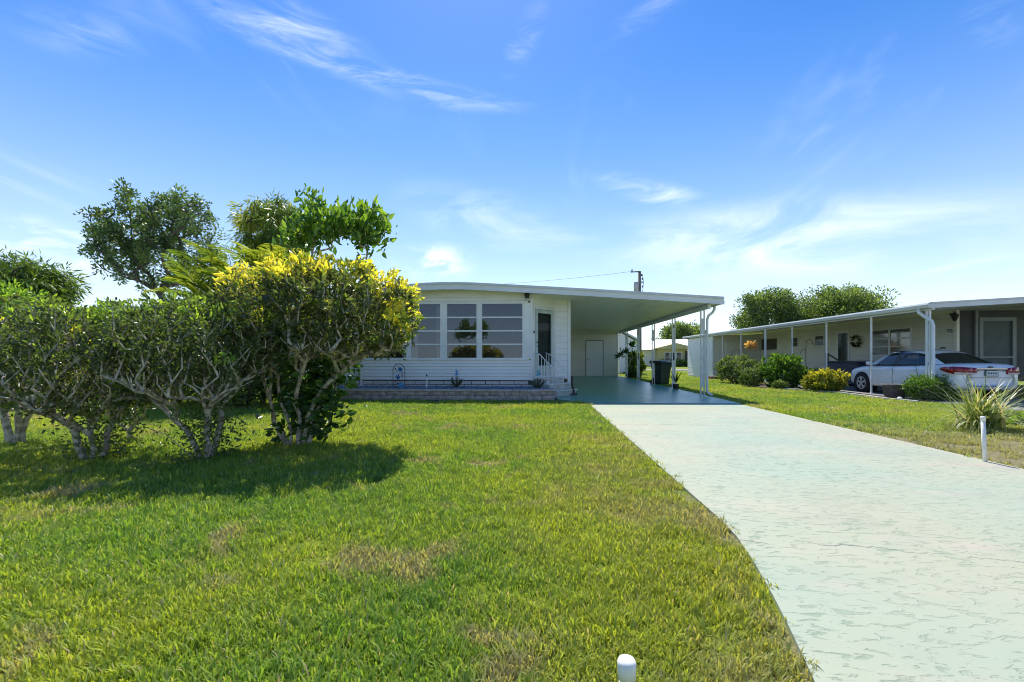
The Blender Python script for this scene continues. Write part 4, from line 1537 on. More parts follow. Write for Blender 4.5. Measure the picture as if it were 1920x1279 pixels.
def palm(seed, name, label, base, stems, lm, frond_len=1.9, n_fr=12, leafl=0.42):
    rng = np.random.default_rng(seed)
    E_ = empty(name, tuple(base), label, 'palm')
    base = np.array(base)
    for (dx, dy, h, lx, ly) in stems:
        a = np.array([dx, dy, 0.0])
        t = np.array([dx + lx, dy + ly, h])
        MB().tube([tuple(a), tuple((a + t) / 2 + np.array([.03, 0, 0])), tuple(t)], [0.06, 0.05, 0.04], 8).build('trunk', BARKD, E_, smooth=True)
        for k in range(n_fr):
            az = 2 * PI * k / n_fr + rng.normal() * 0.25
            el0 = rng.uniform(0.75, 1.5)
            L = frond_len * rng.uniform(0.75, 1.15)
            pts, p, e = [], t.copy(), el0
            ns = 12
            for i in range(ns + 1):
                pts.append(p.copy())
                p = p + np.array([math.cos(az) * math.cos(e), math.sin(az) * math.cos(e), math.sin(e)]) * L / ns
                e -= rng.uniform(0.06, 0.13)
            pts = np.array(pts)
            P, D, W = [], [], []
            m = 30
            for i in range(m):
                f = 0.12 + 0.88 * i / m
                q = f * ns
                j = min(int(q), ns - 1)
                pos = pts[j] + (pts[j + 1] - pts[j]) * (q - j)
                tan = (pts[j + 1] - pts[j]) / np.linalg.norm(pts[j + 1] - pts[j])
                side = np.cross(tan, np.array([0, 0, 1.0]))
                side /= np.linalg.norm(side) + 1e-6
                upv = np.cross(side, tan)
                for s in (-1, 1):
                    P.append(pos)
                    D.append(side * s * 0.75 + tan * 0.55 + upv * (0.35 - 0.5 * f) + rng.normal(size=3) * 0.06)
                    W.append(leafl * math.sin(PI * min(1, 0.15 + 0.85 * f)) ** 0.6)
            P, D, W = np.array(P), unit(np.array(D)), np.array(W) + 0.05
            tint = np.clip(0.25 + 0.5 * rng.random() + 0.25 * rng.random(len(P)), 0, 1)
            V, Fc, T = leaf_geo(P, D, W, np.full(len(P), 0.030), tint, rng, fold=0.15, rich=True, roll=np.tile([[0, 0, 1.0]], (len(P), 1)))
            fr = tri_mesh('frond', V, Fc, lm, T, E_)
            MB().tube([tuple(q) for q in pts], [0.012 * (1 - 0.8 * i / ns) + 0.003 for i in range(ns + 1)], 5).build('stalk', lm, fr)


def build_left_trees():
    # tall open tree beyond the hedge
    def place(px, depth):
        d = ray(px, HORIZ)
        return np.array([d[0] * depth, d[1] * depth, 0.0])
    b = place(318, 24)
    c = place(292, 24) + np.array([0, 0, 7.4])
    s = 24 / F_PX
    big_tree(21, 'tall_tree', 'tall open dark green tree standing beyond the hedge, sky showing between its limbs', b, 8.4, c, (3.1, 2.6, 2.9), 165, 110, (0.17, 0.085), TREEM, cl_r=0.42, lean=(-0.3, 0), trunk_r=0.17, shell=0.3, split=0.35, tint_bias=-0.05)
    # fine drooping tree right behind the palm
    b = place(505, 15)
    c = place(512, 15) + np.array([0, 0, 5.3])
    big_tree(22, 'drooping_tree', 'feathery drooping olive green tree behind the palm', b, 6.3, c, (0.95, 0.9, 1.25), 90, 110, (0.24, 0.035), PALMM, cl_r=0.34, lean=(0, 0), trunk_r=0.09, droop=1.1, tint_bias=0.12)
    # feathery crown at the frame's left edge
    b = place(-30, 15)
    c = place(28, 15) + np.array([0, 0, 3.6])
    big_tree(23, 'drooping_tree', 'feathery drooping tree at the left edge behind the twiggy shrub', b, 4.3, c, (1.5, 1.3, 0.95), 110, 110, (0.26, 0.04), PALMM, cl_r=0.36, trunk_r=0.1, droop=0.8, tint_bias=-0.15)
    b = place(20, 12)
    big_tree(24, 'light_green_shrub', 'bright light green leafy shrub behind the twiggy shrub at left', b, 2.6, b + np.array([0, 0, 2.35]), (0.85, 0.8, 0.85), 80, 60, (0.12, 0.055), BROAD, cl_r=0.22, trunk_r=0.05, tint_bias=0.25)
    # areca palm clump
    b = place(445, 12)
    palm(25, 'areca_palm', 'arching yellow green areca palm clump behind the hedge', b, ((0, 0, 2.8, -.1, 0), (.55, .2, 3.0, .35, .1), (-.4, .1, 2.5, -.5, 0), (.1, -.3, 2.0, .1, -.2)), PALMM, 1.75, 13, 0.44)
    # dark hedge behind
    for i, (px, dep, w, h, lab) in enumerate(((455, 11.2, 1.15, 2.5, 'dark green background shrub between croton and palm'), (330, 11.8, 1.5, 2.3, 'dark green background shrub below the tall open tree'),
                                              (195, 13.5, 1.6, 2.3, 'dark green background shrub seen through the left hedge shrub'), (70, 12.5, 1.3, 2.0, 'dark green background shrub at far left behind the hedge'), (560, 12.0, 1.2, 2.6, 'dark green background shrub behind the croton trunk beside the home'))):
        b = place(px, dep)
        big_tree(30 + i, 'evergreen_shrub', lab, b, h, b + np.array([0, 0, h * .56]), (w, 1.0, h * .5), 120, 60, (0.13, 0.06), HEDGE, cl_r=0.30, trunk_r=0.05, shell=0.45, power=2.6, split=.25, group='dark shrubs behind the hedge', tint_bias=-0.1)


build_hedge()
build_left_trees()

# ================================================================ NEIGHBOUR'S HOME, CAR AND BED (right)
NX = 11.22          # eave line
WX = 14.45          # long wall under the carport


def build_neighbour():
    N = empty('neighbour_home', (0, 0, 0), 'long cream mobile home with open carport over the parked white sedan', 'mobile home')
    yF = 13.50
    # the roof rises from the eave to the home
    zE = 2.80

    def rz(x):
        return zE + 0.052 * (x - NX)
    XE = 21.5
    MB().prism([(NX - 0.05, rz(NX - 0.05)), (XE, rz(XE)), (XE, rz(XE) - 0.07), (NX - 0.05, rz(NX - 0.05) - 0.07)], yF + 0.02, 35.2, lambda a, b, t: (a, t, b)).build('roof', ROOFM, N)
    MB().prism([(NX - 0.06, rz(NX) - 0.02), (XE, rz(XE) - 0.02), (XE, rz(XE) - 0.155), (NX - 0.06, rz(NX) - 0.155)], yF - 0.005, yF + 0.03, lambda a, b, t: (a, t, b)).build('fascia', FASCIA, N)
    MB().prism([(NX - 0.08, rz(NX) + 0.012), (XE, rz(XE) + 0.012), (XE, rz(XE) - 0.03), (NX - 0.08, rz(NX) - 0.03)], yF - 0.03, yF + 0.02, lambda a, b, t: (a, t, b)).build('roof_edge_trim', MATS['drip_edge'], N)
    g = MB()
    g.prism([(NX - 0.02, zE - 0.005), (NX - 0.12, zE - 0.005), (NX - 0.13, zE - 0.05), (NX - 0.10, zE - 0.14), (NX - 0.02, zE - 0.14)], yF + 0.001, 35.2, lambda a, b, t: (a, t, b))
    g.build('gutter', FASCIA, N)
    s = MB()
    s.quad((NX, yF + 0.03, rz(NX) - 0.10), (XE, yF + 0.03, rz(XE) - 0.10), (XE, 35, rz(XE) - 0.10), (NX, 35, rz(NX) - 0.10))
    s.build('carport_ceiling', mat('shade_ceiling', (0.74, 0.74, 0.68), rough=0.5), N)
    MB().box(NX + 0.02, NX + 0.10, yF + 0.05, 30.0, rz(NX) - 0.20, rz(NX) - 0.101).build('header_beam', FASCIA, N)
    zt = rz(NX) - 0.20
    # posts
    ys = [13.72, 15.95, 18.32, 20.68, 23.05, 25.70, 28.20]
    for i, y in enumerate(ys):
        P = bpy.data.objects.new('carport_post', None)
        COL.objects.link(P)
        P.parent = N
        P.location = (NX + 0.06, y, 0.03)
        if i in (0, 4):
            for sy in (-0.055, 0.055):
                MB().box(-0.02, 0.02, sy - 0.02, sy + 0.02, 0, zt - 0.03).build('tube', TRIM, P)
            for (z0, z1) in ((0.3, 0.9), (1.2, 1.8), (2.0, 2.4)):
                MB().tube([(0, -0.035, z0), (0.0, 0.035, (z0 + z1) / 2), (0, -0.035, z1)], 0.008, 5).build('scroll', TRIM, P)
        else:
            MB().box(-0.022, 0.022, -0.022, 0.022, 0, zt - 0.03).build('tube', TRIM, P)
        MB().box(-0.06, 0.06, -0.06, 0.06, -0.001, 0.012).build('foot_plate', TRIM, P)
    MB().tube([(NX - 0.06, 13.90, zE - 0.14), (NX - 0.06, 13.90, zE - 0.24), (NX - 0.02, 13.80, zE - 0.34), (NX + 0.06, 13.60, zE - 0.52), (NX + 0.08, 13.58, zE - 0.64), (NX + 0.08, 13.58, 0.25), (NX + 0.02, 13.5, 0.1)], 0.045, 10).build('downspout', TRIM, N, smooth=True)
    # long wall: lap siding (each board), dark skirting
    siding(N, (WX, 29.9), (WX, 16.45), 0.45, 2.82, 11, NEIGH, proud=0.024)
    MB().box(WX + 0.02, WX + 0.06, 16.5, 29.9, 0.0, 0.45).build('skirting_panel', NEIGH, N)
    # wall facing the street with house number, lamp; then the screened porch
    xq = at_y(1796, 640, 16.45).x
    siding(N, (WX, 16.45), (xq, 16.45), 0.45, 2.90, 12, NEIGH, proud=0.022)
    MB().box(WX - 0.03, WX + 0.06, 16.40, 16.50, 0.05, 2.92).build('corner_post', CREAM, N)
    MB().box(WX, xq, 16.46, 16.5, 0, 0.45).build('skirting_panel', NEIGH, N)
    # porch
    x1 = at_y(1851, 640, 16.2).x
    x2 = at_y(1916, 640, 16.2).x
    frm = mat('grey_porch_frame', (0.22, 0.25, 0.25), rough=0.45)
    MB().box(xq, 21.4, 16.58, 16.62, 0.42, 2.98).build('porch_screen', SCREEN, N)
    for (a, b, z0, z1, y) in ((x1 - 0.10, x1, 0.05, 2.95, 16.50), (xq, 21.4, 2.86, 2.96, 16.48), (xq, x1 - 0.1, 0.60, 0.68, 16.52), (xq, xq + 0.05, 0.05, 2.9, 16.51)):
        MB().box(a, b, y, 16.575, z0, z1).build('porch_frame', frm, N)
    MB().box(xq, x1 - 0.1, 16.53, 16.57, 0.05, 0.60).build('porch_kick_panel', NEIGH, N)
    D = MB()
    for (a, b, z0, z1) in ((x1 + 0.01, x1 + 0.13, 0.30, 2.62), (x2 - 0.02, x2 + 0.10, 0.30, 2.62), (x1 + 0.13, x2 - 0.02, 2.50, 2.62), (x1 + 0.13, x2 - 0.02, 1.22, 1.28), (x1 + 0.13, x2 - 0.02, 0.30, 0.52)):
        D.box(a, b, 16.47, 16.52, z0, z1)
    d = D.build('screen_door', frm, N)
    MB().box(x1 + 0.13, x2 - 0.02, 16.525, 16.53, 0.45, 2.5).build('screen', mat('teal_screen', (0.045, 0.075, 0.078), (0.06, 0.095, 0.098), 3, rough=0.5), d)
    for k in range(3):
        xx = x1 + 0.30 + k * 0.32
        MB().tube([(xx, 16.50, 0.55), (xx, 16.50, 0.95), (xx - 0.06, 16.50, 1.05), (xx - 0.14, 16.50, 1.02)], 0.008, 5).build('scroll', frm, d)
    # number and lamp
    cu = bpy.data.curves.new('house_number', 'FONT')
    cu.body = '90'
    cu.size = 0.19
    cu.extrude = 0.006
    cu.materials.append(BLACK)
    tmp = bpy.data.objects.new('house_number_text', cu)
    o = bpy.data.objects.new('house_number', bpy.data.meshes.new_from_object(tmp))
    bpy.data.objects.remove(tmp)
    COL.objects.link(o)
    p = at_y(1775, 624, 16.42)
    o.location = (p.x, 16.42, p.z)
    o.rotation_euler = (PI / 2, 0, 0)
    o.parent = N
    p = at_y(1788, 594, 16.3)
    L = MB().lathe([(0.02, -0.15), (0.05, -0.13), (0.11, 0.02), (0.12, 0.05), (0.06, 0.10), (0.02, 0.15)], 6, (p.x, 16.26, p.z)).build('wall_lamp', BLACK, N)
    MB().box(p.x - 0.03, p.x + 0.03, 16.27, 16.43, p.z + 0.06, p.z + 0.12).build('bracket', BLACK, L)

    def wall_y(px):
        return at_x(px, 640, WX).y
    # windows on the long wall: frame, panes, rails

    def wall_window(pa, pb, z0, z1, rows, cols, pane=None, fm=None):
        ya, yb = wall_y(pb), wall_y(pa)
        fm = fm or TRIM
        f = MB()
        t = 0.05
        x0, x1_ = WX - 0.05, WX - 0.012
        f.box(x0, x1_, ya, ya + t, z0, z1).box(x0, x1_, yb - t, yb, z0, z1)
        f.box(x0 + .001, x1_, ya + t, yb - t, z0, z0 + t).box(x0 + .001, x1_, ya + t, yb - t, z1 - t, z1)
        w = f.build('window', fm, N)
        cw = (yb - ya - 2 * t) / cols
        rh = (z1 - z0 - 2 * t) / rows
        for c in range(cols):
            for r in range(rows):
                a, b = ya + t + c * cw, ya + t + (c + 1) * cw
                zz = z0 + t + r * rh
                MB().quad((WX - 0.03, a, zz), (WX - 0.022, a, zz + rh), (WX - 0.022, b, zz + rh), (WX - 0.03, b, zz)).build('pane', pane or DGLASS, w)
                if r:
                    MB().box(WX - 0.045, WX - 0.02, a, b, zz - 0.013, zz + 0.013).build('rail', fm, w)
            if c:
                MB().box(WX - 0.052, WX - 0.018, ya + t + c * cw - 0.04, ya + t + c * cw + 0.04, z0 + t, z1 - t).build('mullion', fm, w)
    brightpane = mat('blind_pane', (0.20, 0.22, 0.21), (0.09, 0.10, 0.10), 2.2, 0.4, 0.6, rough=0.06, spec=0.9, stretch=(1, 0.4, 3))
    wall_window(1632, 1711, 1.30, 2.42, 3, 2, brightpane)
    wall_window(1529, 1547, 1.80, 2.38, 2, 1)
    wall_window(1484, 1498, 1.80, 2.38, 2, 1)
    wall_window(1417, 1457, 1.72, 2.38, 2, 2, None, mat('dark_window_frame', (0.10, 0.10, 0.095), rough=0.5))
    # side door
    ya, yb = wall_y(1594), wall_y(1570)
    dr = MB().box(WX - 0.045, WX - 0.012, ya, ya + 0.10, 0.45, 2.50).box(WX - 0.045, WX - 0.012, yb - 0.10, yb, 0.45, 2.50).box(WX - 0.046, WX - 0.012, ya + 0.1, yb - 0.1, 2.38, 2.50).build('door', TRIM, N)
    MB().box(WX - 0.028, WX - 0.013, ya + 0.10, yb - 0.10, 0.45, 2.38).build('pane', DGLASS, dr)
    # store room at the far end
    siding(N, (NX + 0.15, 34.8), (NX + 0.15, 29.95), -0.25, 2.60, 15, WHITE, proud=0.012)
    siding(N, (NX + 0.15, 29.92), (WX, 29.92), 0.05, 2.68, 13, NEIGH, proud=0.012)
    MB().box(NX + 0.10, NX + 0.17, 29.86, 29.95, 0.0, 2.62).build('corner_post', TRIM, N)
    MB().box(NX + 0.22, NX + 0.26, 30.0, 34.8, -0.3, 2.7).build('wall_panel', NEIGH, N)
    dx = at_y(1360, 660, 29.9).x
    sd = MB().box(dx, dx + 0.09, 29.86, 29.90, 0.06, 2.25).box(dx + 0.95, dx + 1.04, 29.86, 29.90, 0.06, 2.25).box(dx + 0.09, dx + 0.95, 29.861, 29.90, 2.16, 2.25).build('store_room_door', TRIM, N)
    MB().box(dx + 0.09, dx + 0.95, 29.875, 29.90, 0.06, 2.16).build('door_leaf', NEIGH, sd)


def build_sedan(name, label, loc, rz, paint, plate=True, detail=True):
    C = empty(name, loc, label, 'car', rz=rz)
    # lower body: stations along the length (rear -2.28 .. front 2.28)
    #   y, half width, sill z, deck z
    st = [(-2.30, 0.62, 0.42, 0.86), (-2.26, 0.78, 0.33, 0.97), (-2.12, 0.855, 0.29, 1.045), (-1.75, 0.885, 0.25, 1.045), (-1.30, 0.895, 0.22, 1.01),
          (-0.6, 0.895, 0.20, 0.985), (0.2, 0.895, 0.20, 0.965), (0.9, 0.895, 0.20, 0.955), (1.25, 0.89, 0.22, 0.945), (1.65, 0.875, 0.23, 0.90), (2.0, 0.83, 0.25, 0.82), (2.20, 0.72, 0.28, 0.72), (2.28, 0.55, 0.36, 0.60)]
    m = MB()
    rows = []
    for (y, w, b, t) in st:
        h = t - b
        half = [(w * 0.86, b), (w * 0.975, b + 0.06), (w * 1.0, b + 0.28 * h), (w * 0.995, b + 0.55 * h), (w * 0.975, b + 0.74 * h), (w * 0.955, b + 0.90 * h), (w * 0.87, t - 0.005), (w * 0.45, t + 0.018)]
        ring = [(-x, y, z) for x, z in half] + [(0, y, t + 0.022)] + [(x, y, z) for x, z in reversed(half)]
        rows.append(ring)
    k = len(rows[0])
    for r in rows:
        m.v += r
    for i in range(len(rows) - 1):
        for j in range(k - 1):
            a = i * k + j
            m.f.append((a, a + 1, a + k + 1, a + k))
        m.f.append((i * k + k - 1, i * k, (i + 1) * k, (i + 1) * k + k - 1))
    m.f.append(tuple(range(k)))
    m.f.append(tuple((len(rows) - 1) * k + j for j in reversed(range(k))))
    m.build('body', paint, C, smooth=True, subsurf=2)
    gl = mat('car_glass', (0.012, 0.018, 0.020), (0.018, 0.028, 0.030), 1.5, rough=0.03, spec=0.45)
    # cabin: belt line and roof rail points per side
    belt = [(-1.72, 0.70, 1.035), (-1.30, 0.775, 1.00), (-0.95, 0.80, 0.99), (-0.12, 0.815, 0.975), (0.02, 0.815, 0.973), (0.78, 0.81, 0.965), (1.20, 0.74, 0.96)]
    rail = [(-1.10, 0.545, 1.300), (-0.90, 0.565, 1.365), (-0.72, 0.575, 1.40), (-0.16, 0.60, 1.432), (-0.04, 0.60, 1.432), (0.28, 0.585, 1.395), (0.50, 0.565, 1.335)]

    def lerp(a, b, f):
        return tuple(p + (q - p) * f for p, q in zip(a, b))
    for sgn in (-1, 1):
        def V(p):
            return (sgn * p[1], p[0], p[2])

        def panel(nm, mt, i, j, lo=0.0, hi=1.0, off=0.0):
            q = MB()
            n = 4
            for u in range(n):
                fa, fb = lo + (hi - lo) * u / n, lo + (hi - lo) * (u + 1) / n
                bul = lambda f: 0.018 * math.sin(PI * f) + off
                pts = [V(lerp(belt[i], rail[i], fa)), V(lerp(belt[j], rail[j], fa)), V(lerp(belt[j], rail[j], fb)), V(lerp(belt[i], rail[i], fb))]
                ff = [fa, fa, fb, fb]
                q.quad(*[(x + sgn * bul(f), y, z) for (x, y, z), f in zip(pts, ff)])
            return q.build(nm, mt, C, smooth=True)
        panel('roof_pillar', paint, 0, 1)
        panel('side_window', gl, 1, 2, 0.0, 0.88)
        panel('roof_pillar', paint, 1, 2, 0.88, 1.0)
        panel('side_window', gl, 2, 3, 0.03, 0.90)
        panel('roof_pillar', BLACK, 3, 4, 0.0, 0.92)
        panel('side_window', gl, 4, 5, 0.03, 0.90)
        panel('roof_pillar', paint, 2, 5, 0.90, 1.0, 0.006)
        panel('roof_pillar', paint, 5, 6, 0.0, 1.0)
        # belt strip, door seams, handles
        MB().tube([V((y, x + 0.012, z)) for y, x, z in belt[1:6]], 0.008, 5).build('belt_trim', BLACK, C)
        xs = sgn * 0.897
        if detail:
            dk = mat('door_seam', (0.05, 0.06, 0.07), rough=0.6)
            for pts in (((-0.05, 0.96), (-0.03, 0.55), (-0.08, 0.27)), ((-0.92, 0.96), (-1.02, 0.70), (-1.22, 0.40), (-1.24, 0.27)), ((0.98, 0.93), (0.92, 0.5), (0.9, 0.27))):
                MB().tube([(sgn * (0.872 if z > 0.9 else (0.89 if z > 0.72 else 0.893)), y, z) for y, z in pts], 0.006, 5).build('door_seam', dk, C)
            for y in (-0.82, 0.10):
                MB().tube([(sgn * 0.875, y - 0.09, 0.83), (sgn * 0.905, y - 0.06, 0.832), (sgn * 0.905, y + 0.06, 0.832), (sgn * 0.875, y + 0.09, 0.83)], 0.014, 6).build('door_handle', paint, C, smooth=True)
        MB().lathe([(0.02, -0.06), (0.085, -0.05), (0.10, 0.0), (0.085, 0.05), (0.03, 0.06)], 12, (sgn * 0.96, 0.88, 1.02)).build('wing_mirror', BLACK if not detail else paint, C, smooth=True)
        # wheels
        for y in (-1.35, 1.34):
            W = bpy.data.objects.new('wheel', None)
            COL.objects.link(W)
            W.parent = C
            W.location = (sgn * 0.80, y, 0.325)
            W.rotation_euler = (0, sgn * PI / 2, 0)
            arch = MB().lathe([(0.375, -0.2), (0.385, 0.098), (0.36, 0.100)], 32)
            arch.build('wheel_arch', mat('arch_liner', (0.012, 0.012, 0.012), rough=0.9), W)
            MB().lathe([(0.20, -0.10), (0.30, -0.10), (0.325, -0.06), (0.325, 0.085), (0.305, 0.112), (0.225, 0.112), (0.215, 0.085)], 32).build('tyre', mat('tyre_rubber', (0.02, 0.02, 0.02), rough=0.8), W, smooth=True)
            rim = MB()
            for s in range(5):
                a = s * 2 * PI / 5
                for da in (-0.16, 0.16):
                    rim.bar((0.03 * math.cos(a), 0.03 * math.sin(a), 0.118), (0.205 * math.cos(a + da), 0.205 * math.sin(a + da), 0.108), 0.034, 0.02)
            rim.lathe([(0.05, 0.10), (0.05, 0.125), (0.02, 0.13)], 12)
            rim.lathe([(0.192, 0.09), (0.218, 0.10), (0.222, 0.116), (0.200, 0.118), (0.192, 0.10)], 28, cap=False)
            rim.build('rim', mat('alloy', (0.70, 0.71, 0.72), rough=0.35, metal=0.3), W)
    # roof skin, rear window, windscreen: curved strips between the rails

    def cross(i, nm, j, mt, pa, pb, crown_a, crown_b, n=8, off=0.0):
        q = MB()
        for u in range(n):
            quad = []
            for (p, cr, uu) in ((pa, crown_a, u), (pa, crown_a, u + 1), (pb, crown_b, u + 1), (pb, crown_b, u)):
                f = -1 + 2 * uu / n
                quad.append((p[1] * f, p[0] + (-0.10 if p[0] < -0.5 else 0.10) * (1 - f * f) * (1 if mt is gl else 0.4), p[2] + cr * (1 - f * f) + off))
            q.quad(*quad)
        return q.build(nm, mt, C, smooth=True)
    cross(0, 'rear_window', 0, gl, (-1.72, 0.66, 1.045), (-1.10, 0.545, 1.300), 0.01, 0.055)
    for a, b in zip(rail[:-1], rail[1:]):
        cross(0, 'roof_skin', 0, paint, a, b, 0.055, 0.055)
    cross(0, 'windscreen', 0, gl, (1.20, 0.74, 0.96), (0.50, 0.565, 1.335), 0.01, 0.055)
    if not detail:
        return C
    # rear: lamps, chrome bar, plate, bumper crease, fin
    red = mat('tail_lamp_red', (0.35, 0.008, 0.012), (0.22, 0.004, 0.008), 20, rough=0.08, coat=0.5)
    clear = mat('tail_lamp_clear', (0.65, 0.60, 0.60), rough=0.1)
    for sgn in (-1, 1):
        # wraps from the flank to the boot lid
        path = [(sgn * 0.885, -1.80, 0.90, 0.04), (sgn * 0.885, -2.00, 0.895, 0.09), (sgn * 0.85, -2.17, 0.885, 0.125), (sgn * 0.72, -2.275, 0.875, 0.125), (sgn * 0.50, -2.318, 0.865, 0.115), (sgn * 0.40, -2.325, 0.86, 0.10)]
        q = MB()
        for a, b in zip(path[:-1], path[1:]):
            q.quad((a[0], a[1], a[2] - a[3]), (b[0], b[1], b[2] - b[3]), (b[0], b[1], b[2] + b[3] * 0.62), (a[0], a[1], a[2] + a[3] * 0.62))
        o = q.build('tail_lamp', red, C, smooth=True)
        sol = o.modifiers.new('thick', 'SOLIDIFY')
        sol.thickness = 0.05
        sol.offset = 0
        q = MB()
        for a, b in zip(path[2:-1], path[3:]):
            q.quad((a[0] * 1.012, a[1] - 0.03, a[2] - a[3] * 0.98), (b[0], b[1] - 0.03, b[2] - b[3] * 0.98), (b[0], b[1] - 0.032, b[2] - b[3] * 0.55), (a[0] * 1.012, a[1] - 0.032, a[2] - a[3] * 0.62))
        q.build('lens_strip', clear, o)
    MB().box(-0.40, 0.40, -2.345, -2.30, 0.885, 0.925).build('chrome_bar', mat('chrome', (0.75, 0.76, 0.78), rough=0.12, metal=0.9), C, bevel=0.006)
    MB().box(-0.055, 0.055, -2.335, -2.27, 0.945, 0.965).box(-0.02, 0.02, -2.337, -2.27, 0.938, 0.972).build('emblem', BLACK, C)
    MB().box(-0.165, 0.165, -2.338, -2.30, 0.70, 0.86).build('plate_frame', mat('teal_plate_frame', (0.03, 0.09, 0.10), rough=0.5), C)
    pl = MB().box(-0.148, 0.148, -2.345, -2.337, 0.716, 0.844).build('number_plate', mat('plate_white', (0.72, 0.76, 0.74), rough=0.4), C)
    for i in range(6):
        x = -0.112 + i * 0.045
        MB().box(x - 0.014, x + 0.014, -2.348, -2.344, 0.755 + 0.005 * (i % 2), 0.808).build('character', mat('plate_green', (0.02, 0.12, 0.10), rough=0.5), pl)
    MB().box(-0.60, 0.60, -2.325, -2.30, 0.655, 0.667).build('bumper_crease', mat('bumper_shadow', (0.30, 0.32, 0.34), rough=0.5), C)
    MB().prism([(-0.9, 1.485), (-0.74, 1.485), (-0.80, 1.53), (-0.88, 1.535)], -0.03, 0.03, lambda a, b, t: (t, a, b)).build('antenna_fin', BLACK, C)
    return C


def bush(seed, name, label, px0, px1, ptop, pbase, lm, leaf=(0.075, 0.03), dens=1.0, power=2.6, bias=0.0, group=None, flat=1.0, top_tint=0.3):
    """rounded garden bush standing where its foot meets the ground"""
    rng = np.random.default_rng(seed)
    a, b = on_ground(px0, pbase), on_ground(px1, pbase)
    c = on_ground((px0 + px1) / 2, pbase)
    w = (b - a).length / 2 * 0.94
    cen = Vector((c.x, c.y + w * 0.75, 0))
    zc = math.hypot(cen.x, cen.y)
    depth = -cen.x * math.sin(YAW) + cen.y * math.cos(YAW)
    h = max(0.2, CAM_H + (HORIZ - ptop) / F_PX * (depth - 0.4 * w))
    cc = np.array([cen.x, cen.y, h * 0.48])
    cr = np.array([w * 1.02, w * 0.9 * flat, h * 0.53])
    n = int(190 * dens * max(0.6, w * h))
    tg = blob_points(rng, n, cc, cr * 0.9, 0.35, power, 0.06)
    b0 = np.array([cen.x, cen.y, 0.0])
    arr, par, tips = grow(rng, [[b0, b0 + np.array([0, 0, 0.08 * h])], [b0 + np.array([.08, .05, 0]), b0 + np.array([.1, .06, .1 * h])]], tg, 0.02, 0.15)
    wood = branch_mesh(arr, par, tips, 0.004, 0.42, 5, 0.05)
    tp = arr[np.array(tips)]
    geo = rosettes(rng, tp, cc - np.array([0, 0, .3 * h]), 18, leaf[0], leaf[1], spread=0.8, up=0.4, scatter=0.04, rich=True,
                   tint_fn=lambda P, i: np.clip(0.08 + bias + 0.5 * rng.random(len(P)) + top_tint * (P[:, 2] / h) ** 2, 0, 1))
    return plant(name, label, 'bush', (cen.x, cen.y, 0.0), wood, geo, BARK, lm, group)


